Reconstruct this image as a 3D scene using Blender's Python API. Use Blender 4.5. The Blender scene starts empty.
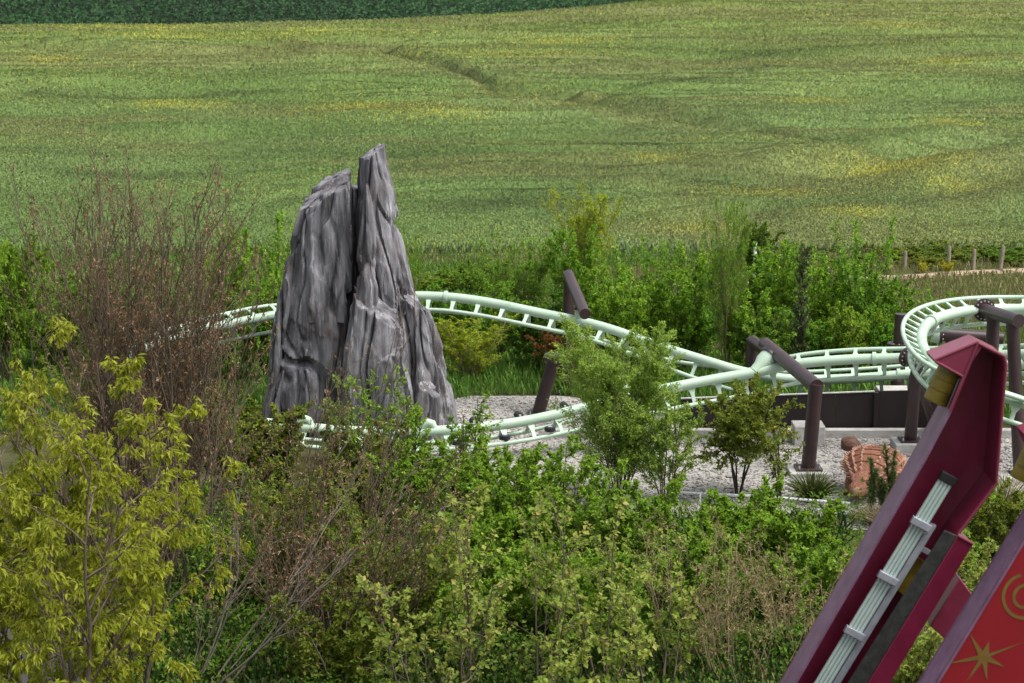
import bpy, math, random
import numpy as np
from mathutils import Vector, noise as mnoise

scene = bpy.context.scene
COL = scene.collection
rad = math.radians

# ------------------------------------------------------------------ camera, sky, sun, exposure
CAM_H, PITCH, FPX = 14.0, rad(10.8), 2162.0
cam_d = bpy.data.cameras.new("camera")
cam_d.sensor_fit = 'HORIZONTAL'
cam_d.sensor_width = 36.0
cam_d.lens = FPX * 36.0 / 1024.0
cam_d.clip_start, cam_d.clip_end = 0.5, 3000.0
cam_d.dof.use_dof = True
cam_d.dof.focus_distance = 52.0
cam_d.dof.aperture_fstop = 3.2
cam = bpy.data.objects.new("camera", cam_d)
cam.location = (0, 0, CAM_H)
cam.rotation_euler = (math.pi / 2 - PITCH, 0, 0)
COL.objects.link(cam)
scene.camera = cam

SUN_EL, SUN_AZ = rad(62), rad(112)         # azimuth clockwise from +Y: to the right, behind thin cloud
world = bpy.data.worlds.new("World")
scene.world = world
world.use_nodes = True
wn, wl = world.node_tree.nodes, world.node_tree.links
wn.clear()
w_out = wn.new('ShaderNodeOutputWorld')
w_bg = wn.new('ShaderNodeBackground')
w_hs = wn.new('ShaderNodeHueSaturation')
w_sky = wn.new('ShaderNodeTexSky')
w_sky.sky_type = 'NISHITA'
w_sky.sun_disc = False
w_sky.sun_elevation = SUN_EL
w_sky.sun_rotation = SUN_AZ
w_sky.dust_density = 4.0
w_hs.inputs['Saturation'].default_value = 0.30     # white cloud cover
w_bg.inputs['Strength'].default_value = 0.135
wl.new(w_sky.outputs[0], w_hs.inputs['Color'])
wl.new(w_hs.outputs[0], w_bg.inputs[0])
wl.new(w_bg.outputs[0], w_out.inputs[0])

sun_d = bpy.data.lights.new("sun", 'SUN')
sun_d.energy = 2.3
sun_d.angle = rad(32)
sun_d.color = (1.0, 0.96, 0.90)
sun = bpy.data.objects.new("sun", sun_d)
sdir = Vector((math.sin(SUN_AZ) * math.cos(SUN_EL), math.cos(SUN_AZ) * math.cos(SUN_EL), math.sin(SUN_EL)))
sun.rotation_euler = sdir.to_track_quat('Z', 'Y').to_euler()
sun.location = (20, -20, 60)
COL.objects.link(sun)

vs = scene.view_settings
vs.view_transform = 'Standard'
vs.look = 'None'
vs.gamma = 1.0
vs.use_curve_mapping = False
vs.exposure = 0.80

# ------------------------------------------------------------------ measuring helpers
def at(px, py, Y):
    """point at world depth Y seen in the direction of pixel (px, py)"""
    rx, ry = (px - 512) / FPX, (341.5 - py) / FPX
    dy = math.cos(PITCH) + ry * math.sin(PITCH)
    dz = -math.sin(PITCH) + ry * math.cos(PITCH)
    return Vector((rx / dy * Y, Y, CAM_H + dz / dy * Y))

def xat(px, Y):
    return (px - 512) / FPX * Y / math.cos(PITCH) * 0.98

SLOPE, HILL0 = 0.030, 93.0
def hz(Y):
    return np.maximum(0.0, (np.asarray(Y, float) - HILL0)) * SLOPE

def hill(px, py, dz=0.0):
    lo, hi = 20.0, 800.0
    for _ in range(60):
        m = (lo + hi) / 2
        if at(px, py, m).z > float(hz(m)) + dz: lo = m
        else: hi = m
    p = at(px, py, lo)
    return p.x, p.y

# ------------------------------------------------------------------ noise (numpy)
def vnoise(x, y, seed=0):
    xi, yi = np.floor(x).astype(np.int64), np.floor(y).astype(np.int64)
    xf, yf = x - xi, y - yi
    u, v = xf * xf * (3 - 2 * xf), yf * yf * (3 - 2 * yf)
    def h(a, b):
        n = (a * 374761393 + b * 668265263 + seed * 1442695041) & 0x7fffffff
        n = ((n ^ (n >> 13)) * 1274126177) & 0x7fffffff
        return ((n ^ (n >> 16)) & 0xffff) / 65535.0
    return (h(xi, yi) * (1 - u) + h(xi + 1, yi) * u) * (1 - v) + (h(xi, yi + 1) * (1 - u) + h(xi + 1, yi + 1) * u) * v

def fbm(x, y, o=4, seed=0):
    s, a, t = 0, 0.5, 0
    for i in range(o):
        s = s + a * vnoise(x * 2 ** i, y * 2 ** i, seed + i * 17); t += a; a *= .5
    return s / t

# ------------------------------------------------------------------ mesh helpers
def link(o, parent=None):
    COL.objects.link(o)
    if parent is not None: o.parent = parent
    return o

def org(o):
    p = Vector((0, 0, 0))
    while o is not None:
        p += o.location; o = o.parent
    return p

def np_mesh(name, V, F, mat, parent=None, attrs=None, smooth=False):
    """V (n,3) world coordinates, F (m,k) - one mesh object"""
    V = np.asarray(V, np.float32); F = np.asarray(F, np.int32)
    if parent is not None: V = V - np.array(org(parent), np.float32)
    me = bpy.data.meshes.new(name)
    k = F.shape[1]
    me.vertices.add(len(V)); me.vertices.foreach_set('co', V.ravel())
    me.loops.add(F.size); me.loops.foreach_set('vertex_index', F.ravel())
    me.polygons.add(len(F))
    me.polygons.foreach_set('loop_start', np.arange(0, F.size, k, dtype=np.int32))
    me.polygons.foreach_set('loop_total', np.full(len(F), k, np.int32))
    me.update(calc_edges=True)
    me.polygons.foreach_set('use_smooth', np.full(len(F), smooth))
    for an, val in (attrs or {}).items():
        val = np.asarray(val, np.float32)
        if an == 'nrm':
            a = me.attributes.new(an, 'FLOAT_VECTOR', 'POINT'); a.data.foreach_set('vector', val.ravel()); continue
        if val.ndim == 1:
            a = me.attributes.new(an, 'FLOAT', 'POINT'); a.data.foreach_set('value', val)
        else:
            a = me.attributes.new(an, 'FLOAT_COLOR', 'POINT')
            a.data.foreach_set('color', np.concatenate([val, np.ones((len(val), 1), np.float32)], 1).ravel())
    me.materials.append(mat)
    return link(bpy.data.objects.new(name, me), parent)

class MB:
    def __init__(s): s.v, s.f = [], []
    def add(s, v, f):
        n = len(s.v); s.v += [Vector(a) for a in v]; s.f += [tuple(i + n for i in q) for q in f]; return s
    def tube(s, pts, r, k=14, caps=True):
        pts = [Vector(p) for p in pts]; n = len(pts)
        rr = r if isinstance(r, (list, tuple)) else [r] * n
        T = [(pts[min(i + 1, n - 1)] - pts[max(i - 1, 0)]).normalized() for i in range(n)]
        ref = Vector((0, 0, 1)) if abs(T[0].z) < .8 else Vector((1, 0, 0))
        A = T[0].cross(ref).normalized(); v = []
        for i in range(n):
            A = (A - T[i] * A.dot(T[i])).normalized(); B = T[i].cross(A)
            v += [pts[i] + (A * math.cos(2 * math.pi * j / k) + B * math.sin(2 * math.pi * j / k)) * rr[i] for j in range(k)]
        f = [(i * k + j, i * k + (j + 1) % k, (i + 1) * k + (j + 1) % k, (i + 1) * k + j) for i in range(n - 1) for j in range(k)]
        if caps: f += [tuple(range(k - 1, -1, -1)), tuple(range((n - 1) * k, n * k))]
        return s.add(v, f)
    def prism(s, poly, d):
        """poly: planar list of points, extruded by vector d"""
        poly = [Vector(p) for p in poly]; d = Vector(d); n = len(poly)
        f = [tuple(range(n - 1, -1, -1)), tuple(range(n, 2 * n))]
        f += [(i, (i + 1) % n, n + (i + 1) % n, n + i) for i in range(n)]
        return s.add(poly + [p + d for p in poly], f)
    def box(s, c, X, Y, Z):
        """centre and three half-axis vectors"""
        c, X, Y, Z = Vector(c), Vector(X), Vector(Y), Vector(Z)
        v = [c + X * a + Y * b + Z * e for e in (-1, 1) for b in (-1, 1) for a in (-1, 1)]
        return s.add(v, [(0, 2, 3, 1), (4, 5, 7, 6), (0, 1, 5, 4), (2, 6, 7, 3), (0, 4, 6, 2), (1, 3, 7, 5)])
    def bar(s, p, q, w, h, up=(0, 0, 1)):
        p, q = Vector(p), Vector(q); t = (q - p).normalized(); a = t.cross(Vector(up)).normalized(); b = a.cross(t)
        return s.box((p + q) / 2, (q - p) / 2, a * w / 2, b * h / 2)
    def build(s, name, mat, parent=None, ang=40, bevel=0):
        me = bpy.data.meshes.new(name)
        o0 = org(parent) if parent is not None else Vector((0, 0, 0))
        me.from_pydata([tuple(a - o0) for a in s.v], [], s.f)
        me.validate(); me.update()
        import bmesh
        bm = bmesh.new(); bm.from_mesh(me); bmesh.ops.recalc_face_normals(bm, faces=bm.faces); bm.to_mesh(me); bm.free()
        for p in me.polygons: p.use_smooth = True
        me.set_sharp_from_angle(angle=rad(ang))
        me.materials.append(mat)
        o = link(bpy.data.objects.new(name, me), parent)
        if bevel:
            m = o.modifiers.new('edges', 'BEVEL'); m.width = bevel; m.segments = 2; m.limit_method = 'ANGLE'; m.angle_limit = rad(40)
        return o

def tag(o, label=None, cat=None, group=None, kind=None):
    if label: o['label'] = label
    if cat: o['category'] = cat
    if group: o['group'] = group
    if kind: o['kind'] = kind
    return o

def thing(name, loc, label, cat, group=None):
    o = bpy.data.objects.new(name, None)
    o.empty_display_size = .3
    o.location = loc
    return tag(link(o), label, cat, group)

# ------------------------------------------------------------------ materials
ALB = {}
def mat(name, col, rough=.5, spec=.4, metal=0.0, var=None, vscale=(3, 3, 3), bump=0, bscale=30, detail=6, coat=0, k=1.0):
    col = tuple(c * k for c in col)
    var = var and [(p, tuple(x * k for x in c)) for p, c in var]
    m = bpy.data.materials.new(name); m.use_nodes = True
    nt = m.node_tree; N, L = nt.nodes, nt.links
    b = N['Principled BSDF']
    b.inputs['Base Color'].default_value = (*col, 1)
    b.inputs['Roughness'].default_value = rough
    b.inputs['Specular IOR Level'].default_value = spec
    b.inputs['Metallic'].default_value = metal
    if coat: b.inputs['Coat Weight'].default_value = coat
    tc = N.new('ShaderNodeTexCoord')
    if var:
        mp = N.new('ShaderNodeMapping'); mp.inputs['Scale'].default_value = vscale
        nz = N.new('ShaderNodeTexNoise'); nz.inputs['Scale'].default_value = 1; nz.inputs['Detail'].default_value = detail
        nz.inputs['Roughness'].default_value = .65
        rp = N.new('ShaderNodeValToRGB'); els = rp.color_ramp.elements
        for i, (p, c) in enumerate(var):
            e = els[i] if i < 2 else els.new(p)
            e.position = p; e.color = (*c, 1)
        L.new(tc.outputs['Object'], mp.inputs[0]); L.new(mp.outputs[0], nz.inputs['Vector'])
        L.new(nz.outputs['Fac'], rp.inputs[0]); L.new(rp.outputs[0], b.inputs['Base Color'])
    if bump:
        nb = N.new('ShaderNodeTexNoise'); nb.inputs['Scale'].default_value = bscale; nb.inputs['Detail'].default_value = 5
        bp = N.new('ShaderNodeBump'); bp.inputs['Strength'].default_value = bump; bp.inputs['Distance'].default_value = .05
        L.new(tc.outputs['Object'], nb.inputs['Vector']); L.new(nb.outputs['Fac'], bp.inputs['Height']); L.new(bp.outputs[0], b.inputs['Normal'])
    return m

def leafmat(name, stops, trans=.35, rough=.5, tint=False, gain=(1, 1, 1)):
    """leaf colours picked by the per-leaf 'rnd' attribute"""
    m = bpy.data.materials.new(name); m.use_nodes = True
    N, L = m.node_tree.nodes, m.node_tree.links
    b, out = N['Principled BSDF'], N['Material Output']
    a = N.new('ShaderNodeAttribute'); a.attribute_name = 'rnd'
    rp = N.new('ShaderNodeValToRGB'); els = rp.color_ramp.elements
    for i, (p, c) in enumerate(stops):
        e = els[i] if i < 2 else els.new(p)
        e.position = p; e.color = (c[0] * gain[0], c[1] * gain[1], c[2] * gain[2], 1)
    L.new(a.outputs['Fac'], rp.inputs[0]); c = rp.outputs[0]
    if tint:
        oi = N.new('ShaderNodeObjectInfo'); mx = N.new('ShaderNodeMix'); mx.data_type = 'RGBA'; mx.blend_type = 'MULTIPLY'
        mx.inputs[0].default_value = 1
        L.new(c, mx.inputs[6]); L.new(oi.outputs['Color'], mx.inputs[7]); c = mx.outputs[2]
    b.inputs['Roughness'].default_value = rough; b.inputs['Specular IOR Level'].default_value = .3
    t = N.new('ShaderNodeBsdfTranslucent'); ms = N.new('ShaderNodeMixShader'); ms.inputs[0].default_value = trans
    L.new(c, b.inputs['Base Color']); L.new(c, t.inputs[0])
    L.new(b.outputs[0], ms.inputs[1]); L.new(t.outputs[0], ms.inputs[2]); L.new(ms.outputs[0], out.inputs[0])
    return m

def colmat(name, trans=.3, rough=.6, soft=0):
    """colour from the per-blade 'col' attribute"""
    m = bpy.data.materials.new(name); m.use_nodes = True
    N, L = m.node_tree.nodes, m.node_tree.links
    b, out = N['Principled BSDF'], N['Material Output']
    a = N.new('ShaderNodeAttribute'); a.attribute_name = 'col'
    if soft:      # thin stems: most of the normal is that of the crop surface they make up
        at_ = N.new('ShaderNodeAttribute'); at_.attribute_name = 'nrm'; ge = N.new('ShaderNodeNewGeometry')
        mx = N.new('ShaderNodeMix'); mx.data_type = 'VECTOR'; mx.inputs[0].default_value = soft
        nn = N.new('ShaderNodeVectorMath'); nn.operation = 'NORMALIZE'
        L.new(ge.outputs['Normal'], mx.inputs[4]); L.new(at_.outputs['Vector'], mx.inputs[5]); L.new(mx.outputs[1], nn.inputs[0])
        L.new(nn.outputs[0], b.inputs['Normal'])
    b.inputs['Roughness'].default_value = rough; b.inputs['Specular IOR Level'].default_value = .2
    t = N.new('ShaderNodeBsdfTranslucent'); ms = N.new('ShaderNodeMixShader'); ms.inputs[0].default_value = trans
    L.new(a.outputs['Color'], b.inputs['Base Color']); L.new(a.outputs['Color'], t.inputs[0])
    L.new(b.outputs[0], ms.inputs[1]); L.new(t.outputs[0], ms.inputs[2]); L.new(ms.outputs[0], out.inputs[0])
    return m

M_mint = mat('mint_paint', (.60, .76, .60), .38, .45, var=[(.18, (.24, .30, .22)), (.34, (.48, .64, .49)), (.5, (.55, .73, .56)), (.75, (.59, .76, .60))], vscale=(1.5, 1.5, 4), k=0.70)
M_plum = mat('plum_paint', (.075, .048, .055), .42, .5, var=[(.3, (.064, .034, .036)), (.7, (.108, .060, .063))], vscale=(2, 2, 2), k=0.42)
M_bolt = mat('zinc_bolt', (.55, .55, .55), .4, .5, .6)
M_black = mat('black_rubber', (.02, .02, .022), .6, .3)
M_conc = mat('concrete', (.42, .41, .39), .9, .2, var=[(.25, (.26, .25, .23)), (.5, (.40, .39, .37)), (.75, (.50, .49, .46))], vscale=(3, 3, 6), bump=.3, bscale=25, k=0.95)
M_wall = mat('brown_steel', (.035, .024, .024), .55, .35, var=[(.3, (.026, .017, .018)), (.7, (.046, .03, .031))], vscale=(2, 2, .5), k=0.45)
M_maroon = mat('maroon_paint', (.22, .018, .065), .36, .5, var=[(.3, (.135, .008, .030)), (.55, (.22, .014, .053)), (.8, (.255, .02, .065))], vscale=(2.6, 2.6, 1.6), coat=.25, k=0.80)
M_pink = mat('faded_pink_paint', (.40, .06, .16), .4, .5, var=[(.3, (.33, .03, .075)), (.7, (.46, .065, .14))], vscale=(3, 3, 3), coat=.2, k=0.45)
M_skysheen = mat('purple_sky_sheen', (.17, .075, .125), .42, .5, var=[(.3, (.13, .055, .105)), (.5, (.17, .085, .15)), (.7, (.215, .12, .195))], vscale=(5, 5, 5), bump=.08, bscale=60, k=0.98)  # outer flanges: sky reflection on the arm paint put into the colour
M_red = mat('red_paint', (.40, .02, .03), .35, .5, var=[(.3, (.32, .008, .020)), (.7, (.42, .014, .032))], vscale=(1, 1, 1), coat=.25, k=0.620)
M_gold = mat('gold_paint', (.42, .25, .05), .45, .5, var=[(.3, (.34, .19, .035)), (.7, (.48, .30, .07))], vscale=(6, 6, 6), k=0.38)
M_yellow = mat('dirty_yellow_paint', (.32, .24, .02), .5, .4, var=[(.25, (.14, .10, .015)), (.5, (.31, .23, .018)), (.75, (.40, .30, .03))], vscale=(4, 4, 9), k=0.6)
M_pipe = mat('pale_conduit', (.52, .66, .62), .35, .5, var=[(.3, (.46, .60, .56)), (.7, (.60, .72, .68))], vscale=(2, 2, 2), k=0.85)
M_steel = mat('galvanised_steel', (.42, .45, .50), .42, .5, .35, var=[(.3, (.34, .37, .42)), (.7, (.50, .53, .58))], vscale=(9, 9, 9), k=0.95)
M_dark = mat('dark_weathered_strip', (.05, .052, .05), .7, .3, var=[(.3, (.025, .027, .026)), (.7, (.08, .085, .08))], vscale=(9, 9, 9), bump=.08, bscale=50, k=0.6)
M_white = mat('white_pipe', (.62, .64, .66), .5, .4, k=1.0)
M_wood = mat('weathered_post', (.30, .25, .19), .85, .2, var=[(.3, (.13, .11, .08)), (.7, (.27, .235, .19))], vscale=(8, 8, 2))
M_terra = mat('terracotta_skin', (.40, .17, .10), .65, .3, var=[(.25, (.22, .085, .05)), (.5, (.40, .165, .10)), (.75, (.48, .23, .15))], vscale=(5, 5, 5), bump=.7, bscale=22, k=0.62)
M_spine = mat('pale_horn', (.50, .26, .17), .6, .3, var=[(.3, (.40, .18, .11)), (.7, (.58, .34, .24))], vscale=(9, 9, 9), k=0.75)
M_club = mat('brown_club', (.20, .10, .07), .7, .3, var=[(.3, (.12, .055, .04)), (.7, (.26, .14, .10))], vscale=(3, 12, 12), bump=.5, bscale=14, k=0.6)
M_bark = mat('grey_brown_bark', (.12, .09, .065), .85, .2, var=[(.3, (.07, .05, .036)), (.7, (.17, .135, .10))], vscale=(12, 12, 4))
M_barkg = mat('pale_grey_bark', (.24, .21, .17), .85, .2, var=[(.3, (.09, .075, .058)), (.7, (.22, .19, .155))], vscale=(10, 10, 4))
M_barkr = mat('red_brown_bark', (.105, .062, .042), .85, .2, var=[(.3, (.075, .058, .04)), (.7, (.165, .13, .09))], vscale=(6, 6, 3))
M_barkd = mat('dark_bark', (.04, .033, .026), .9, .2)
M_barkt = mat('tan_bark', (.24, .18, .10), .85, .2, var=[(.3, (.17, .12, .065)), (.7, (.30, .24, .15))], vscale=(10, 10, 4))

# rock: vertical streaks of grey, near-black, pale scuffing and rust
def rock_material():
    m = bpy.data.materials.new('rock_streaks'); m.use_nodes = True
    N, L = m.node_tree.nodes, m.node_tree.links
    b = N['Principled BSDF']; b.inputs['Roughness'].default_value = .8; b.inputs['Specular IOR Level'].default_value = .25
    tc = N.new('ShaderNodeTexCoord')
    def nz(scale, det=6, rough=.6, off=0):
        mp = N.new('ShaderNodeMapping'); mp.inputs['Scale'].default_value = scale; mp.inputs['Location'].default_value = (off, off * .7, off * .3)
        n = N.new('ShaderNodeTexNoise'); n.inputs['Scale'].default_value = 1; n.inputs['Detail'].default_value = det; n.inputs['Roughness'].default_value = rough
        L.new(tc.outputs['Object'], mp.inputs[0]); L.new(mp.outputs[0], n.inputs['Vector']); return n.outputs['Fac']
    def ramp(src, stops):
        r = N.new('ShaderNodeValToRGB'); els = r.color_ramp.elements
        for i, (p, c) in enumerate(stops):
            e = els[i] if i < 2 else els.new(p)
            e.position = p; e.color = (*c, 1) if len(c) == 3 else c
        L.new(src, r.inputs[0]); return r.outputs[0]
    def mix(f, a, c):
        x = N.new('ShaderNodeMix'); x.data_type = 'RGBA'
        L.new(f, x.inputs[0]); L.new(a, x.inputs[6]); L.new(c, x.inputs[7]); return x.outputs[2]
    base = ramp(nz((3.2, 3.2, .45), 8), [(.30, (.034, .032, .035)), (.44, (.105, .102, .110)), (.57, (.195, .19, .206)), (.72, (.32, .315, .335))])
    pale = ramp(nz((5.5, 5.5, .35), 8, .7, 3), [(.57, (0, 0, 0)), (.66, (1, 1, 1))])
    brown = ramp(nz((1.1, 1.1, .5), 5, .6, 9), [(.50, (0, 0, 0)), (.68, (.8, .8, .8))])
    bc = ramp(nz((9, 9, 3), 4, .6, 5), [(.3, (.05, .034, .03)), (.7, (.105, .074, .064))])
    pc = ramp(nz((20, 20, 4), 4, .6, 7), [(.3, (.27, .27, .285)), (.7, (.44, .44, .455))])
    c = mix(brown, base, bc); c = mix(pale, c, pc)
    L.new(c, b.inputs['Base Color'])
    n1 = N.new('ShaderNodeBump'); n1.inputs['Strength'].default_value = .7; n1.inputs['Distance'].default_value = .10
    L.new(nz((7, 7, .9), 8, .6, 1), n1.inputs['Height'])
    n2 = N.new('ShaderNodeBump'); n2.inputs['Strength'].default_value = .5; n2.inputs['Distance'].default_value = .03
    L.new(nz((25, 25, 12), 6), n2.inputs['Height']); L.new(n1.outputs[0], n2.inputs['Normal'])
    L.new(n2.outputs[0], b.inputs['Normal'])
    return m
M_rock = rock_material()

M_ground = mat('leaf_litter_soil', (.06, .05, .03), .95, .1, var=[(.3, (.035, .028, .018)), (.5, (.05, .055, .022)), (.7, (.085, .08, .035))], vscale=(1.2, 1.2, 1.2), bump=.6, bscale=12)
M_gravel = mat('pale_gravel', (.40, .38, .35), .9, .2, var=[(.3, (.20, .19, .17)), (.5, (.40, .38, .355)), (.7, (.55, .53, .50))], vscale=(9, 9, 9), bump=.8, bscale=14, k=0.75)
M_pave = mat('grey_paving', (.22, .21, .21), .9, .2, var=[(.3, (.16, .15, .15)), (.7, (.26, .25, .25))], vscale=(4, 4, 4), bump=.3, bscale=30, k=0.3)
M_sandp = mat('sandy_path', (.45, .33, .24), .9, .2, var=[(.3, (.36, .25, .17)), (.7, (.52, .40, .30))], vscale=(2, 2, 2), bump=.3, k=0.75)
M_lawn = mat('lawn_soil', (.05, .075, .02), .95, .1, var=[(.3, (.04, .06, .016)), (.7, (.075, .09, .03))], vscale=(2, 2, 2), bump=.5)
M_hillsoil = mat('field_soil', (.06, .075, .025), .95, .1, var=[(.3, (.045, .06, .018)), (.7, (.075, .09, .03))], vscale=(.5, .5, .5))
M_blade = colmat('crop_blades', .10, .7, .95)
M_grass = colmat('grass_blades', .30)

# ------------------------------------------------------------------ ground
def sheet(name, xs, ys, zf, m, kind='structure'):
    X, Y = np.meshgrid(xs, ys)
    Z = zf(X, Y)
    V = np.stack([X, Y, Z], -1).reshape(-1, 3)
    nx, ny = len(xs), len(ys)
    i = (np.arange(ny - 1)[:, None] * nx + np.arange(nx - 1)[None]).ravel()
    o = np_mesh(name, V, np.stack([i, i + 1, i + nx + 1, i + nx], 1), m, smooth=True)
    return tag(o, kind=kind)

ys = np.concatenate([np.linspace(-60, HILL0, 30), np.linspace(HILL0 + 5, 900, 60)])
sheet('ground', np.linspace(-450, 450, 60), ys, lambda X, Y: hz(Y) - .012, M_ground)
def flat(name, poly, z, m):
    mb = MB(); mb.v = [Vector((x, y, z)) for x, y in poly]; mb.f = [tuple(range(len(poly)))]
    return tag(mb.build(name, m), kind='structure')
def gpt(px, py): return hill(px, py)
flat('lawn', [gpt(150, 395), gpt(430, 393), gpt(560, 394), gpt(700, 388), gpt(930, 388), gpt(1200, 388), (60, 92.5), (-60, 92.5)], .004, M_lawn)
flat('gravel_yard', [(-2.2, 53), (-2.8, 61), gpt(440, 402), gpt(470, 396), gpt(560, 396), gpt(640, 404), gpt(690, 425), (5.2, 59.4), (30, 59.4), (30, 49.5), (4, 49.5), (1, 51)], .008, M_gravel)
pa = [gpt(845, 279), gpt(905, 277), gpt(960, 273), gpt(1100, 267)]
flat('sandy_path', [(x, y - .7) for x, y in pa] + [(x, y + .5) for x, y in reversed(pa)], .012, M_sandp)
pb = [gpt(590, 290), gpt(660, 286), gpt(750, 283)]
flat('sandy_path', [(x, y - .5) for x, y in pb] + [(x, y + .4) for x, y in reversed(pb)], .012, M_sandp)
flat('paving', [(-30, 30), (-7.6, 30), (-8.3, 43), (-30, 43)], .004, M_pave)

# ------------------------------------------------------------------ the crop on the hillside
LINES = [  # where the crop leans and the canopy steps down (pixel traces put on the hillside)
    [(255, 38), (320, 48), (380, 50), (450, 66), (500, 88), (570, 95), (620, 106), (700, 118), (780, 130), (860, 150)],
    [(700, 178), (760, 170), (830, 165), (880, 158), (960, 140), (1024, 132)],
    [(880, 190), (950, 183), (1024, 163), (1100, 150)],
    [(0, 42), (90, 45), (180, 50), (260, 45)],
    [(600, 185), (690, 178), (760, 176)],
    [(90, 128), (180, 133), (260, 126)],
]
LW = []
for l in LINES:
    LW.append(np.array([hill(*p, .8) for p in l]))
SPOTS = [(240, 33, 200, 5), (500, 55, 120, 6), (760, 185, 70, 5), (960, 178, 60, 6), (420, 112, 90, 7), (700, 215, 60, 4), (180, 100, 60, 5), (820, 100, 60, 5), (960, 60, 80, 5), (370, 105, 75, 9), (660, 160, 40, 6), (900, 166, 85, 10), (860, 206, 45, 6), (300, 30, 60, 5), (900, 25, 60, 4), (120, 26, 120, 4), (560, 40, 80, 5), (50, 60, 40, 5), (950, 118, 60, 6)]
SW = []
for (px, py, a, b) in SPOTS:
    x, y = hill(px, py, .9); x1, _ = hill(px + a, py, .9); _, y1 = hill(px, max(py - b, -20), .9)
    SW.append((x, y, x1 - x, max(y1 - y, 1)))

SHADE_STREAKS = [[(480, 30), (620, 20), (760, 8), (850, -2)], [(600, 92), (720, 78), (860, 66), (1024, 52)], [(640, 66), (800, 52), (1024, 36)], [(690, 215), (800, 204), (920, 200), (1024, 196)],  # shade of the canopy creases, plus wheel-track green, put into the crop colour
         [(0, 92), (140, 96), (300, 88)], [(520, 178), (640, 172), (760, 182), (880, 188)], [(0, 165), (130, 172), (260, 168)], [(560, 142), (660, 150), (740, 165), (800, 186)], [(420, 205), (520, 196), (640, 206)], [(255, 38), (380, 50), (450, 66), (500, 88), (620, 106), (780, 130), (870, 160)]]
STW = [(np.array([hill(*p, .8) for p in l]), (1.2 + .5 * (i % 3)) if i < 9 else 3.4) for i, l in enumerate(SHADE_STREAKS)]

def line_signed(X, Y, P):
    """distance beyond (in Y) a polyline running in X; large outside its span"""
    yy = np.interp(X, P[:, 0], P[:, 1])
    yy = yy + (fbm(X / 6, X * 0, 3, 5) - .5) * 3
    fade = np.clip((X - P[0, 0]) / 4, 0, 1) * np.clip((P[-1, 0] - X) / 4, 0, 1)
    return Y - yy, fade

def canopy(X, Y):
    h = (fbm(X / 16, Y / 9, 3, 3) - .5) * 1.1
    n = fbm(X / 30 + 7, Y / 13, 3, 11) * 8
    fr = n - np.floor(n)
    h = h + .30 * np.clip(np.where(fr < .35, fr / .35, 1 - (fr - .35) / .65), 0, 1) * np.clip((fbm(X / 22, Y / 16, 2, 31) - .38) * 4, 0, 1)
    for P in LW:
        d, f = line_signed(X, Y, P)
        h = h + f * (.5 + .9 * fbm(X / 5, Y / 5, 2, 9)) * (.42 * np.exp(-((d - 2.2) / 2.6) ** 2) - .45 * np.exp(-((d + 2.2) / 2.6) ** 2))
    return h

def crop_top(X, Y):
    e = np.clip((Y - 94) / 12, 0, 1); e = e * e * (3 - 2 * e)
    b = np.clip((bound(X) - Y) / 14, 0, 1)
    return hz(Y) + (.12 + .63 * e) + canopy(X, Y) * (.25 + .75 * e) * (.2 + .8 * b)
def crop_normal(X, Y):
    z = crop_top(X, Y); gx = (crop_top(X + .35, Y) - z) / .35; gy = (crop_top(X, Y + .35) - z) / .35
    n = np.stack([-gx, -gy, np.ones_like(z)], -1)
    return n / np.linalg.norm(n, axis=-1, keepdims=True)
def in_far(X, Y):
    """beyond the boundary of the rape crop: the dark field"""
    return Y > bound(X)
BP = np.array([hill(*p, 1.0) for p in [(-200, 24), (0, 23), (120, 22), (250, 20), (400, 16), (500, 11), (600, 4), (640, 0)]])
s_ = (BP[-1, 1] - BP[-2, 1]) / (BP[-1, 0] - BP[-2, 0])
BP = np.vstack([BP, [[60, BP[-1, 1] + s_ * (60 - BP[-1, 0])], [400, BP[-1, 1] + s_ * (400 - BP[-1, 0])]]])
def bound(X): return np.interp(X, BP[:, 0], BP[:, 1])

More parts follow.
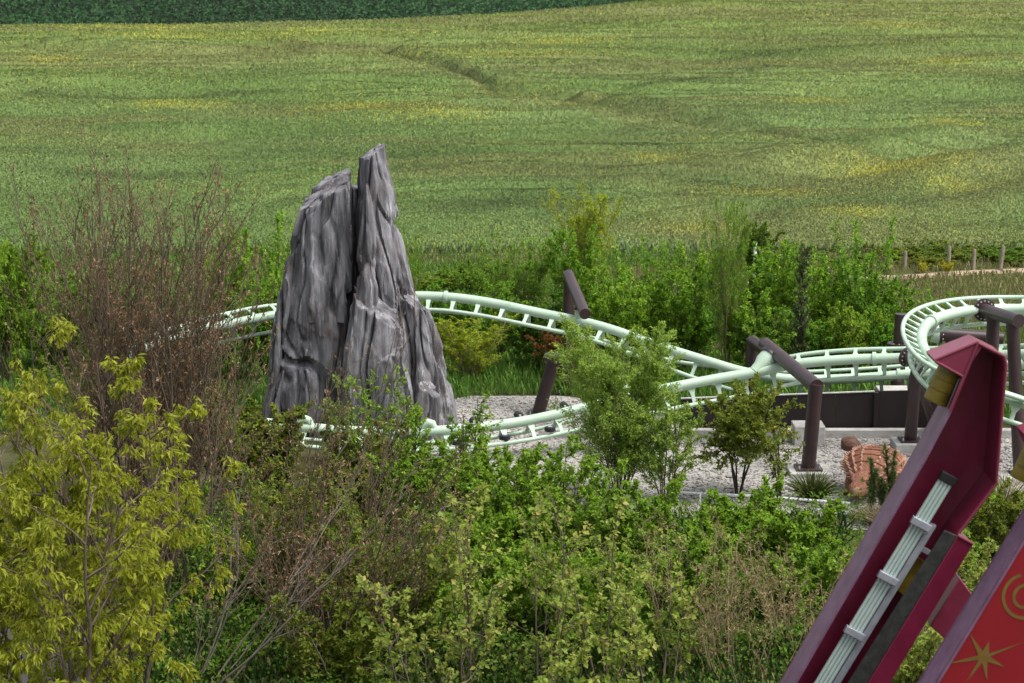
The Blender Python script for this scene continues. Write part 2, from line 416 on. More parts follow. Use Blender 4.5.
rng = np.random.default_rng(4)
def crop_colour(X, Y, r):
    g1, g2, br, ye = np.array([.142, .232, .060]), np.array([.182, .270, .082]), np.array([.205, .216, .072]), np.array([.42, .42, .06])
    a = np.clip((fbm(X / 20, Y / 12, 4, 41) - .3) * 2.2, 0, 1)[:, None]
    c = g1 * (1 - a) + g2 * a
    far = np.clip((Y - 130) / 110, 0, 1)
    c = c * (1 + far[:, None] * np.array([.16, .02, -.22]))
    pb = np.clip((fbm((X + .6 * Y) / 24 + 3, Y / 6, 4, 51) - .47 + .04 * far) * 3.5, 0, .55 + .2 * far)
    for P in LW:
        d, f = line_signed(X, Y, P)
        pb = np.maximum(pb, f * .6 * np.exp(-((d + 5) / 5) ** 2))
    for P, wd in STW:
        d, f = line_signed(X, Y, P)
        c = c * (1 - .34 * f * np.exp(-(d / wd) ** 2))[:, None]  # streaks darken the crop colour like shaded creases
    dk = np.clip((fbm((X + .8 * Y) / 13 + 5, Y / 4.5, 4, 151) - .54) * 6, 0, 1)
    c = c * (1 - .22 * dk)[:, None] * np.array([1, 1, 1.0])
    mixb = (.75 * pb + .25 * (r[:, 0] < pb))[:, None]
    c = c * (1 - mixb) + br * (.85 + .3 * r[:, 1:2]) * mixb
    py = np.clip((fbm(X / 11 + 9, Y / 7, 4, 61) - .57) * .9, 0, .12) + .004 + .05 * far
    for (x, y, a_, b_) in SW:
        q = ((X - x) / a_) ** 2 + ((Y - y) / b_) ** 2
        py = np.maximum(py, .72 * np.exp(-q * 1.3) * (.3 + 1.2 * fbm(X / 5, Y / 4, 3, 71)))
    isy = np.where(r[:, 2] < py, .8, 0)[:, None]
    c = c * (1 - isy) + ye * (.75 + .4 * r[:, 1:2]) * isy
    return c * (.95 + .10 * r[:, 3:4])

def blades(rng, X, Y, Z, hgt, wid, lean=.25):
    n = len(X)
    a = rng.uniform(0, 2 * np.pi, n)
    l = rng.normal(0, lean, (n, 2)) * hgt[:, None]
    sx, sy = np.cos(a) * wid, np.sin(a) * wid
    V = np.empty((n, 4, 3))
    V[:, 0] = np.stack([X - sx * .6, Y - sy * .6, Z], 1)
    V[:, 1] = np.stack([X + sx * .6, Y + sy * .6, Z], 1)
    V[:, 2] = np.stack([X + l[:, 0] + sx, Y + l[:, 1] + sy, Z + hgt], 1)
    V[:, 3] = np.stack([X + l[:, 0] - sx, Y + l[:, 1] - sy, Z + hgt * .92], 1)
    return V.reshape(-1, 3), np.arange(n * 4).reshape(n, 4)

def polar(rng, n, y0, y1, half=.32):
    Y = 1 / (1 / y0 - rng.random(n) * (1 / y0 - 1 / y1))
    X = rng.uniform(-half, half, n) * Y
    return X, Y

# solid canopy under the blades
ysr = 93.5 * (420 / 93.5) ** np.linspace(0, 1, 420)
T = np.linspace(-.42, .42, 460)
Yg, Tg = np.meshgrid(ysr, T, indexing='ij')
Xg = Tg * Yg
keep = Yg <= bound(Xg) + 1
Zg = crop_top(Xg, Yg) - .03
Zg = np.where(Yg < 94.0, hz(Yg), Zg)
Zg = np.where(Yg > bound(Xg), hz(Yg) - .3, Zg)
Vc = np.stack([Xg, Yg, Zg], -1).reshape(-1, 3)
ny, nx = Yg.shape
ii = (np.arange(ny - 1)[:, None] * nx + np.arange(nx - 1)[None]).ravel()
Fc = np.stack([ii, ii + 1, ii + nx + 1, ii + nx], 1)
kf = keep.ravel()[Fc].all(1)
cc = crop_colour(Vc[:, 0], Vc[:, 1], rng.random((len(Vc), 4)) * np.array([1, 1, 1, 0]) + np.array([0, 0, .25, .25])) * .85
# blades of the crop
nb = 1800000
X, Y = polar(rng, nb, 94, 330)
ok = Y < bound(X); X, Y = X[ok], Y[ok]
ht = rng.uniform(.05, .13, len(X)) * (.3 + .7 * (Y / 150))
Vb, Fb = blades(rng, X, Y, crop_top(X, Y) - .02, ht, rng.uniform(.013, .030, len(X)) * (.2 + Y / 140), .45)
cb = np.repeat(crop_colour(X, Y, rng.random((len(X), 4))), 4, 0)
# edge of the crop facing the hedge
Xe = rng.uniform(-32, 32, 26000); Ye = 93.6 + rng.random(26000) * 1.2
Ve, Fe = blades(rng, Xe, Ye, hz(Ye) + rng.random(26000) * .1, rng.uniform(.15, .4, 26000), rng.uniform(.012, .03, 26000), .3)
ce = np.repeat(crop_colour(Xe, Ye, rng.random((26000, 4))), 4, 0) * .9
V = np.vstack([Vc, Vb, Ve]); F = np.vstack([Fc[kf], Fb + len(Vc), Fe + len(Vc) + len(Vb)])
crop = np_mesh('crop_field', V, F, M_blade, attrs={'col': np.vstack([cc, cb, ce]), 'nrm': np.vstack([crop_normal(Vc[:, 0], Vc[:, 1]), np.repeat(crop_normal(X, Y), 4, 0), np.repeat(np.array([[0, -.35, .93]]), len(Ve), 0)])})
tag(crop, 'pale green rape crop with yellow flower patches covering the hillside', 'crop field', kind='stuff')
# dark field beyond
n2 = 220000
X, Y = polar(rng, n2, 225, 420, .32)
ok = Y > bound(X) + .8; X, Y = X[ok], Y[ok]
r = rng.random((len(X), 1))
Vd, Fd = blades(rng, X, Y, hz(Y) + (fbm(X / 20, Y / 9, 3, 91) - .5) * .5, rng.uniform(.3, .6, len(X)), rng.uniform(.08, .22, len(X)), .3)
cd = np.repeat(np.array([.030, .095, .028]) * (.6 + .8 * r) * (1 - .25 * (fbm(X / 30, Y / 14, 3, 77) > .55))[:, None], 4, 0)
wheat = np_mesh('wheat_field', Vd, Fd, M_blade, attrs={'col': cd, 'nrm': np.repeat(np.array([[0, 0, 1.0]]), len(Vd), 0)})
tag(wheat, 'dark green corn field beyond the pale crop at the top of the slope', 'field', kind='stuff')
sheet('far_field', np.linspace(-300, 300, 121), np.linspace(200, 640, 90), lambda X, Y: np.where(Y > bound(X) + .5, hz(Y) + .06, hz(Y) - .6),
      mat('dark_field', (.016, .040, .013), .9, .1, var=[(.3, (.02, .06, .018)), (.7, (.03, .09, .026))], vscale=(.3, .1, .3)))

# grass of the park ground
n = 150000
Y = rng.uniform(59.5, 93.3, n); X = rng.uniform(-.29, .30, n) * Y
y_edge = np.interp(X, [-12, -2.6, -.6, 1.5, 3.4, 5.3, 30], [57, 63.2, 64.5, 64.5, 63.0, 60.4, 60.4])
ok = Y > y_edge; X, Y = X[ok], Y[ok]
for q in (pa, pb):
    P = np.array(q); yy = np.interp(X, P[:, 0], P[:, 1]); ok = ~((np.abs(Y - yy) < .6) & (X > P[0, 0]) & (X < P[-1, 0])); X, Y = X[ok], Y[ok]
r = rng.random((len(X), 3))
dry = np.clip((fbm(X / 5, Y / 4, 3, 19) - .35) * 2 + np.clip((X - 9) / 8, 0, 1) * np.clip((Y - 72) / 6, 0, 1), 0, .95) * np.clip((Y - 69) / 3, 0, 1)
c = np.where((r[:, 0] < dry)[:, None], np.array([.20, .19, .075]) * (.7 + .6 * r[:, 1:2]), np.array([.10, .20, .03]) * (.6 + .8 * r[:, 1:2]))
ht = rng.uniform(.10, .38, len(X)) * np.where(Y < 70, 1.3, .8)
Vg, Fg = blades(rng, X, Y, np.zeros(len(X)), ht, rng.uniform(.012, .03, len(X)), .3)
tag(np_mesh('grass', Vg, Fg, M_grass, attrs={'col': np.repeat(c, 4, 0)}), 'green and dry grass between the gravel and the hedgerow', 'grass', kind='stuff')
# grass in front, under the shrubs
n = 70000
Y = rng.uniform(33, 50.3, n); X = rng.uniform(-.29, .16, n) * Y
ok = ~((X < -7.7) & (Y < 43)); X, Y = X[ok], Y[ok]
r = rng.random((len(X), 3))
c = np.where((r[:, 0] < .25)[:, None], np.array([.16, .14, .06]), np.array([.030, .070, .012])) * (.6 + .8 * r[:, 1:2])
Vg, Fg = blades(rng, X, Y, np.zeros(len(X)), rng.uniform(.1, .4, len(X)), rng.uniform(.012, .028, len(X)), .35)
tag(np_mesh('grass', Vg, Fg, M_grass, attrs={'col': np.repeat(c, 4, 0)}), 'rough grass on the ground beneath the front shrubs', 'grass', kind='stuff')

# loose stones of the gravel
n = 42000
Y = rng.uniform(49.5, 66.5, n); X = rng.uniform(-9, 20, n)
ye = np.interp(X, [-12, -9, -2.6, -1.2, 1.5, 3.4, 5.2, 30], [57, 60, 63.4, 64.3, 64.3, 62.9, 59.3, 59.3])
ok = (Y < ye) & (X > -2.4 + (53 - Y) * .06 + .35 * np.sin(Y * 2.1)); X, Y = X[ok], Y[ok]; n = len(X)
sz = rng.uniform(.018, .05, n) * (1 + (rng.random(n) < .06) * .8)
base = np.array([[1, 0, 0], [0, 1, 0], [-1, 0, 0], [0, -1, 0], [0, 0, .8], [0, 0, -.8]], float)
J = base[None] * (1 + rng.uniform(-.35, .35, (n, 6, 1)))
a = rng.uniform(0, 6.28, n); ca, sa = np.cos(a)[:, None], np.sin(a)[:, None]
Vs = np.stack([J[..., 0] * ca - J[..., 1] * sa, J[..., 0] * sa + J[..., 1] * ca, J[..., 2] * .7], -1) * sz[:, None, None] + np.stack([X, Y, sz * .4 + .008], 1)[:, None]
tri = np.array([[0, 1, 4], [1, 2, 4], [2, 3, 4], [3, 0, 4], [1, 0, 5], [2, 1, 5], [3, 2, 5], [0, 3, 5]])
Fs = (tri[None] + np.arange(n)[:, None, None] * 6).reshape(-1, 3)
cs = np.repeat(np.array([.34, .325, .30])[None] * rng.uniform(.45, 1.3, (n, 1)) * (1 + rng.normal(0, .03, (n, 3))), 6, 0)
tag(np_mesh('gravel', Vs.reshape(-1, 3), Fs, colmat('gravel_stone', 0, .85), attrs={'col': cs}), 'loose pale grey gravel stones on the yard around the supports', 'gravel', kind='stuff')

# ------------------------------------------------------------------ rock spire
def rock():
    root_loc = Vector((xat(358, 60), 60, 0))
    V, F = [], []
    def column(rows, Y0, ry, seed, cut=None, nth=150, nz=150, planes=(-150, -95, -40, 20, 80, 140), amp=1.0):
        """a leaning faceted slab; cut = (px, py, slope across, slope away) of its broken-off top"""
        r = random.Random(seed)
        C = []
        for (pl, pr, py) in rows:
            a, b = at(pl, py, Y0), at(pr, py, Y0)
            C.append(((a.x + b.x) / 2, (b.x - a.x) / 2, a.z))
        C = np.array(C); zz = C[:, 2]
        ph = [rad(p + r.uniform(-12, 12)) for p in planes]
        dd = [r.uniform(.80, .98) for _ in planes]
        if cut: cp = at(cut[0], cut[1], Y0)
        base = len(V)
        for i in range(nz):
            t = i / (nz - 1)
            z = zz[0] + (zz[-1] - zz[0]) * t
            cx, rx = np.interp(z, zz, C[:, 0]), np.interp(z, zz, C[:, 1])
            ryz = ry * (.30 + .70 * (rx / C[0, 1]))
            for j in range(nth):
                th = 2 * math.pi * j / nth
                # facets lean and shift a little with height
                q = min(d * (1 + .10 * mnoise.noise(Vector((p * 3, seed, z * .45)))) / max(math.cos(th - p + .18 * mnoise.noise(Vector((p * 2, z * .3, seed)))), .05) for p, d in zip(ph, dd))
                q = min(q, 1.10)
                x, y = math.cos(th) * q, math.sin(th) * q
                wx, wy = cx + x * rx, Y0 + y * ryz
                wob = mnoise.noise(Vector((wx * .5, wy * .5, z * .45 + seed))) * .7
                n1 = 1 - abs(mnoise.noise(Vector((wx * 1.05 + wob + seed * 3.1, wy * 1.05 + wob, z * .12))) * 2)
                n2 = 1 - abs(mnoise.noise(Vector((wx * 2.6 + wob * 2, wy * 2.6 + seed, z * .28))) * 2)
                n3 = mnoise.noise(Vector((wx * 1.6, wy * 1.6, z * .9 + seed)))
                v1 = mnoise.cell(Vector((math.floor(th * 1.6 + wob), seed * 1.3, math.floor(z * .75 + wob * 1.5 + wx * .8)))) - .5
                n5 = mnoise.noise(Vector((wx * 7, wy * 7, z * 3.5)))
                disp = -.40 * max(0, n1 - .72) / .28 - .12 * max(0, n2 - .66) / .3 + .07 * n3 + .03 * v1 + .018 * n5
                k = min(1, rx / .5) * amp
                s = 1 + disp * k / max(rx, .25) * .9
                X_, Y_ = cx + x * rx * s, Y0 + y * ryz * s
                if cut:
                    zc = cp.z + cut[2] * (X_ - cp.x) + cut[3] * (Y_ - Y0) + .05 * mnoise.noise(Vector((X_ * 4, Y_ * 4, seed)))
                    if z > zc:      # fold the part above the break onto the break plane, closing inwards
                        f = min(1, (z - zc) / .8)
                        X_, Y_ = X_ + (cx - X_) * f * .9, Y_ + (Y0 - Y_) * f * .9
                        zc = cp.z + cut[2] * (X_ - cp.x) + cut[3] * (Y_ - Y0) + .05 * mnoise.noise(Vector((X_ * 4, Y_ * 4, seed)))
                        V.append((X_, Y_, min(z, zc)))
                        continue
                V.append((X_, Y_, z))
        for i in range(nz - 1):
            for j in range(nth):
                a = base + i * nth + j; b = base + i * nth + (j + 1) % nth
                F.append((a, b, b + nth, a + nth))
        c = len(V)
        top = V[base + (nz - 1) * nth: base + nz * nth]
        V.append(tuple(np.mean(np.array(top), 0)))
        for j in range(nth):
            a = base + (nz - 1) * nth + j; b = base + (nz - 1) * nth + (j + 1) % nth
            F.append((a, b, c, c))
    # rows: left pixel, right pixel, height pixel
    column([(264, 354, 452), (270, 355, 400), (278, 358, 330), (287, 357, 280), (296, 355, 230), (303, 353, 200), (305, 352, 150)], 60.0, 1.5, 3, cut=(330, 189, .55, .25), planes=(-165, -120, -88, -50, 0, 60, 120))
    column([(260, 304, 452), (264, 300, 400), (269, 300, 350), (276, 304, 300), (285, 310, 255), (294, 317, 222), (300, 324, 200), (302, 326, 170)], 59.7, .95, 8, cut=(310, 203, .6, .2), nth=110, planes=(-170, -110, -60, 0, 90))
    column([(296, 350, 320), (312, 350, 250), (318, 351, 200), (322, 351, 150)], 59.35, .55, 31, cut=(338, 186, .62, .5), nth=90, nz=90, planes=(-150, -75, 0, 90))
    column([(300, 348, 300), (306, 348, 240), (312, 349, 190), (318, 349, 150)], 60.9, .6, 35, cut=(334, 177, .5, .2), nth=80, nz=80)
    column([(325, 380, 452), (338, 374, 340), (346, 370, 270), (349, 368, 220), (351, 368, 150)], 61.0, 1.2, 12, cut=(359, 188, -.3, 0), nth=90)
    column([(352, 456, 452), (360, 453, 395), (366, 441, 345), (364, 425, 305), (360, 413, 265), (358, 404, 225), (358, 396, 190), (359, 390, 170), (360, 386, 150), (361, 385, 120)], 60.2, 1.55, 21, cut=(373, 151, .48, .1), planes=(-140, -60, 10, 80, 140), amp=.8)
    column([(343, 388, 452), (349, 383, 360), (354, 380, 300), (358, 378, 250), (361, 376, 220), (363, 373, 200), (365.5, 368, 184)], 59.0, .7, 40, nth=100, planes=(-150, -60, 30, 120), amp=.7)
    column([(334, 424, 452), (338, 416, 400), (343, 408, 350), (349, 402, 318), (352, 398, 300), (354, 394, 250)], 58.75, .95, 55, cut=(372, 303, -.62, .5), nth=130, nz=110, planes=(-160, -110, -60, 0, 90))
    column([(398, 460, 452), (402, 455, 410), (408, 447, 365), (408, 437, 328), (404, 425, 300), (402, 418, 250)], 59.4, .95, 66, cut=(413, 300, -.5, .2), nth=110, nz=110, planes=(-150, -80, -20, 60, 140))
    column([(352, 404, 452), (360, 405, 410), (368, 405, 375), (376, 404, 345), (380, 402, 300)], 58.3, .5, 77, cut=(388, 352, .4, .4), nth=90, nz=80, planes=(-160, -90, -30, 60))
    column([(400, 446, 452), (408, 444, 410), (416, 440, 385), (420, 436, 350)], 58.6, .5, 79, cut=(426, 384, -.6, .6), nth=80, nz=70, planes=(-150, -85, -20, 60))
    V_ = np.array(V); F_ = np.array(F)
    o = np_mesh('rock_spire', V_, F_, M_rock, smooth=True)
    o.data.validate()
    o.data.set_sharp_from_angle(angle=rad(38))
    return tag(o, 'tall grey artificial rock spire with two fluted peaks', 'rock')
rock()

# ------------------------------------------------------------------ coaster track
def catmull(P, n=14):
    P = [np.array(p, float) for p in P]; P = [2 * P[0] - P[1]] + P + [2 * P[-1] - P[-2]]; out = []
    for i in range(1, len(P) - 2):
        for k in range(n):
            t = k / n
            out.append(.5 * ((2 * P[i]) + (-P[i - 1] + P[i + 1]) * t + (2 * P[i - 1] - 5 * P[i] + 4 * P[i + 1] - P[i + 2]) * t * t + (-P[i - 1] + 3 * P[i] - 3 * P[i + 1] + P[i + 2]) * t ** 3))
    out.append(P[-2]); return np.array(out)

SPINES = {}
def track(key, pts, label, tie=.75, g=.42, w=.40, gus=.10):
    """pts: (px, py, depth, bank) of the spine centre; rails hang below the spine"""
    C = []
    for (px, py, Y, b) in pts:
        p = at(px, py, Y); C.append((p.x, p.y, p.z, b))
    C = catmull(C)
    d = np.concatenate([[0], np.cumsum(np.linalg.norm(np.diff(C[:, :3], axis=0), axis=1))])
    n = int(d[-1] / .25)
    C = np.stack([np.interp(np.linspace(0, d[-1], n), d, C[:, k]) for k in range(4)], 1)
    P = [Vector(c[:3]) for c in C]
    SPINES[key] = P
    base = Vector((P[0].x, P[0].y, 0))
    root = thing('coaster_track', base, label, 'coaster track', 'mint green coaster track runs')
    R1, R2, U_ = [], [], []
    for i in range(n):
        t = (P[min(i + 1, n - 1)] - P[max(i - 1, 0)]).normalized()
        s = t.cross(Vector((0, 0, 1))).normalized(); u = s.cross(t)
        b = rad(C[i, 3])
        up = u * math.cos(b) + s * math.sin(b); sd = t.cross(up).normalized()
        R1.append(P[i] - up * g + sd * w); R2.append(P[i] - up * g - sd * w); U_.append(up)
    MB().tube(P, .14, 16).build('spine', M_mint, root)
    MB().tube(R1, .058, 10).build('rail', M_mint, root)
    MB().tube(R2, .058, 10).build('rail', M_mint, root)
    step = max(2, int(tie / .25))
    for i in range(step // 2, n - 1, step):
        t = (P[i + 1] - P[i]).normalized(); mb = MB()
        for R in (R1, R2):
            dn = (R[i] - P[i]); dl = dn.length; dn.normalize(); sd = t
            # gusset: wide at the spine, narrow at the rail
            a, e = P[i] + dn * .125, P[i] + dn * (dl - .04)
            mb.prism([a - sd * gus, a + sd * gus, P[i] + dn * (dl * .55) + sd * .05, e + sd * .05, e - sd * .05, P[i] + dn * (dl * .55) - sd * .05], t.cross(dn) * .05)
        mb.build('tie', M_mint, root)
    # bolted joints of the spine
    for i in range(step * 4, n - 2, step * 9):
        t = (P[i + 1] - P[i]).normalized()
        MB().tube([P[i] - t * .05, P[i] + t * .05], .185, 18).build('joint_collar', M_mint, root)
    return root, P, R1, R2, U_

tr1 = track('hump', [(128, 356, 60.7, 66), (150, 347, 60.8, 66), (200, 331, 61.2, 66), (240, 322, 61.8, 66), (285, 313, 62.8, 62), (350, 299, 63.4, 12), (425, 296, 63.4, -11), (480, 301, 63.2, -12), (540, 313, 62.8, -12), (600, 326, 62.3, -9), (662, 347, 61.6, -2), (707, 361, 61, 20), (745, 372, 60.6, 40), (790, 379, 60.3, 55), (850, 378.5, 60.2, 60), (922, 373, 60, 60), (1000, 366, 59.5, 60), (1080, 360, 58.5, 60)],
            'mint green coaster track humping from behind the rock down to the right', gus=.075)
tr2 = track('low', [(266, 423, 56.1, 0), (290, 426, 56.2, 0), (350, 431, 56.3, 0), (400, 432, 56.4, 0), (450, 430, 56.5, 0), (500, 425, 56.7, 0), (545, 417, 57, 3), (600, 404, 57.3, 8), (655, 391, 57.6, 15), (710, 380, 57.9, 28), (757, 372, 58, 45), (796, 364, 58, 58), (849, 359.5, 57.8, 62), (905, 358, 57.5, 62), (960, 357, 57, 62), (1030, 354, 56, 62), (1100, 352, 54.5, 62)],
            'mint green coaster track running low past the rock foot and rising to the brown wall')
tr3 = track('curve', [(1130, 313, 55.6, -74), (1075, 310, 56.4, -74), (1024, 309, 57, -74), (985, 309.5, 56.9, -74), (955, 313, 56.2, -74), (932, 321, 55, -74), (922, 333, 53.6, -74), (924, 350, 52, -74), (940, 369, 50.4, -72), (970, 384, 49.4, -68), (1010, 398, 49, -62), (1060, 414, 49.2, -55), (1120, 432, 50, -45)],
            'mint green banked track curve looping round above the maroon arm', tie=.5, g=.38, w=.36, gus=.15)
# drive tyres and motors along the low run
root, P, R1, R2, U_ = tr2
for k, px in enumerate((288, 400, 424, 452, 470, 505, 522, 548, 565)):
    i = min(range(len(P)), key=lambda q: abs(512 + P[q].x / (P[q].y * math.cos(PITCH) + (CAM_H - P[q].z) * math.sin(PITCH)) * FPX - px))
    t = (P[i + 1] - P[i]).normalized(); s = t.cross(Vector((0, 0, 1))).normalized()
    up = Vector((0, 0, 1))
    if k % 2 == 0:
        c = P[i] + up * .13 - s * .20
        b = MB().tube([c - s * .13, c - s * .11, c + s * .11, c + s * .13], [.08, .11, .11, .08], 14).build('drive_motor', M_black, root)
        MB().bar(P[i] + up * .12, c, .12, .05, t).build('motor_bracket', M_mint, b)
    else:
        c = P[i] - up * .28 + s * .30
        b = MB().tube([c - up * .07, c - up * .05, c + up * .05, c + up * .07], [.11, .15, .15, .11], 16).build('drive_tyre', M_black, root)
        MB().tube([c - up * .075, c + up * .075], .07, 12).build('tyre_hub', M_steel, b)
for px in (432, 300):
    i = min(range(len(P)), key=lambda q: abs(512 + P[q].x / (P[q].y * math.cos(PITCH) + (CAM_H - P[q].z) * math.sin(PITCH)) * FPX - px))
    t = (P[i + 1] - P[i]).normalized(); up = Vector((0, 0, 1))
    MB().tube([P[i] - t * .22, P[i] - t * .12 + up * .16, P[i] + up * .24, P[i] + t * .12 + up * .2, P[i] + t * .22], [.10, .12, .13, .12, .09], 12).build('gearbox_cover', M_mint, root)

# ------------------------------------------------------------------ supports
def ring_flange(mbroot, c, axis, r, parent, nb=10):
    axis = Vector(axis).normalized()
    fl = MB().tube([c - axis * .035, c + axis * .035], r, 24).build('flange', M_plum, parent)
    a = axis.cross(Vector((.2, .1, 1))).normalized(); b = axis.cross(a)
    for k in range(nb):
        q = c + (a * math.cos(6.2832 * k / nb) + b * math.sin(6.2832 * k / nb)) * r * .80
        MB().tube([q - axis * .06, q + axis * .06], .022, 6).build('bolt', M_bolt, fl)
    return fl

def support(base, label):
    return thing('track_support', Vector((base.x, base.y, 0)), label, 'track support', 'plum brown steel coaster supports')

def foot(root, p, r=.3):
    b = MB().box((p.x, p.y, p.z + .025), (r, 0, 0), (0, r, 0), (0, 0, .025)).build('base_plate', M_plum, root)
    for sx in (-1, 1):
        for sy in (-1, 1):
            q = Vector((p.x + sx * r * .78, p.y + sy * r * .78, p.z))
            MB().tube([q + Vector((0, 0, .05)), q + Vector((0, 0, .13))], .022, 6).build('bolt', M_bolt, b)

def near(key, p):
    return min(SPINES[key], key=lambda q: (q - p).length)

def saddle(root, key, p, r=.2, name='saddle'):
    """mint hanger from the arm point p down to the spine"""
    q = near(key, p)
    return MB().tube([q, q.lerp(p, .5), p], [r * .7, r, r], 16).build(name, M_mint, root), q

# 1 over the hump
A, B = at(569, 276, 65.0), at(585, 314, 61.4)
s1 = support(A, 'brown steel arm support reaching over the hump of the upper track')
d = (B - A).normalized()
MB().tube([A - d * .15, B], .165, 18).build('arm', M_plum, s1)
MB().tube([A + Vector((0, 0, .05)), Vector((A.x - .05, A.y, 0))], .165, 18).build('column', M_plum, s1)
q = near('hump', A.lerp(B, .75)); hp = A.lerp(B, .72)
saddle(s1, 'hump', hp - Vector((0, 0, .1)), .13)
ring_flange(None, hp - Vector((0, 0, .15)), (0, 0, 1), .22, s1, 8)
foot(s1, Vector((A.x - .05, A.y, 0)))
# 2 low one behind the feathery sapling
A, B = at(549, 358, 62.2), at(622, 366, 57.6)
s2 = support(A, 'brown support with a leaning column and a stub arm behind the feathery tree')
MB().tube([A, B], .19, 18).build('arm', M_plum, s2)
G = at(538, 415, 62.0); G.z = 0
MB().tube([A + (B - A).normalized() * .4, G], .19, 18).build('column', M_plum, s2)
saddle(s2, 'low', A.lerp(B, .9), .13)
foot(s2, G)
# 3 the cranked one before the brown wall
A, E = at(766, 345, 59.2), at(816, 386, 55.0)
G = at(808, 472, 55.0); G.z = .12
s3 = support(G, 'cranked brown support standing on the gravel beside the small maple')
dA = (A - E).normalized()
MB().tube([E - dA * .06, A + dA * .1], .192, 20).build('arm', M_plum, s3)
MB().tube([E + Vector((0, 0, .05)), G], .19, 20).build('column', M_plum, s3)
q = near('low', at(758, 371, 58)); cu = at(770, 357, 58.3)
MB().tube([q, q.lerp(cu, .35), q.lerp(cu, .6), cu], [.16, .19, .26, .28], 20).build('saddle', M_mint, s3)
ring_flange(None, cu, cu - q, .32, s3, 12)
MB().tube([cu, A + dA * -.25], .17, 16).build('stub', M_plum, s3)
foot(s3, G, .34)
# 4 rear twin of it carrying the upper run
A, E = at(752, 341, 62.6), at(775, 357, 60.4)
s4 = support(A, 'short brown support with bent top behind the cranked support')
MB().tube([A, E], .175, 18).build('arm', M_plum, s4)
MB().tube([A + Vector((0, 0, .05)), Vector((A.x - .05, A.y, 0))], .175, 18).build('column', M_plum, s4)
saddle(s4, 'hump', E, .15)
foot(s4, Vector((A.x - .05, A.y, 0)))
# 5 flanged elbow with brace, before the wall end
FL, E = at(907, 357, 57.3), at(916, 366, 57.0)
G = at(910, 447, 57.6); G.z = .25
s5 = support(G, 'brown elbow support with a diagonal brace before the end of the brown wall')
MB().tube([FL, FL.lerp(E, .55) + Vector((.0, 0, .02)), E + Vector((.03, 0, -.05)), E + Vector((0, .03, -.45))], .17, 18).build('elbow', M_plum, s5)
MB().tube([E + Vector((0, .03, -.3)), G], .17, 18).build('column', M_plum, s5)
br = at(936, 432, 59.6); br.z = 0
MB().tube([E + Vector((.03, .05, -.25)), br], .13, 16).build('brace', M_plum, s5)
ring_flange(None, FL, (FL - E) * Vector((1, 1, .2)), .27, s5, 12)
foot(s5, G)
foot(s5, br, .24)
# 6 trestle of the curve
FL, B = at(984, 310, 56.7), at(1019, 321, 54.6)
g1, g2 = at(989, 440, 56.4), at(1021, 452, 54.8)
g1.z = g2.z = 0
s6 = support(g2, 'tall brown two legged support holding the banked curve beside the maroon arm')
MB().tube([FL, B], .175, 20).build('arm', M_plum, s6)
MB().tube([FL.lerp(B, .28), g1], .17, 18).build('column', M_plum, s6)
MB().tube([FL.lerp(B, .82), g2], .17, 18).build('column', M_plum, s6)
ring_flange(None, FL, FL - B, .31, s6, 14)
foot(s6, g1); foot(s6, g2)
# 7 far stub with collar
A = at(902, 314, 62.0)
s7 = support(A, 'far brown post with a bolted collar left of the banked curve')
MB().tube([A, Vector((A.x - .1, A.y, 0))], .20, 18).build('column', M_plum, s7)
ring_flange(None, Vector((A.x - .06, A.y, A.z - .9)), (0, 0, 1), .34, s7, 10)
foot(s7, Vector((A.x - .1, A.y, 0)))
# 8 horizontal one behind the maroon tip
A, B = at(940, 334, 58.6), at(1003, 339, 58.4)
s8 = support(A, 'brown horizontal beam support under the banked curve behind the maroon tip')
MB().tube([A, B], .19, 18).build('arm', M_plum, s8)
MB().tube([A.lerp(B, .2), Vector((A.x + .35, A.y + .1, 0))], .18, 18).build('column', M_plum, s8)
MB().tube([A - Vector((.22, 0, 0)), A - Vector((.05, 0, 0))], [.22, .26], 18).build('saddle', M_mint, s8)
ring_flange(None, A, (1, 0, 0), .27, s8, 10)
foot(s8, Vector((A.x + .35, A.y + .1, 0)))

# concrete footings, wall and kerb
def footing(px, py, Y, w, d, h, label, z0=0):
    p = at(px, py, Y)
    o = MB().box((0, 0, h / 2 - .1), (w / 2, 0, 0), (0, d / 2, 0), (0, 0, h / 2 + .1)).build('concrete_footing', M_conc, bevel=.025)
    o.location = (p.x, p.y, 0)
    return tag(o, label, 'footing', 'concrete footings of the supports')
footing(809, 472, 55.0, 1.1, 1.1, .12, 'low concrete footing under the cranked support on the gravel')
footing(808, 430, 58.4, .85, .8, .55, 'raised concrete block behind the cranked column against the kerb')
footing(912, 447, 57.6, 1.05, .95, .25, 'concrete footing under the braced elbow support beside the statue')
footing(900, 385, 61.2, 1.3, .8, .95, 'tall concrete block behind the brown wall under the track')
footing(1019, 455, 54.6, 1.0, 1.0, .05, 'concrete footing under the right leg of the two legged support')

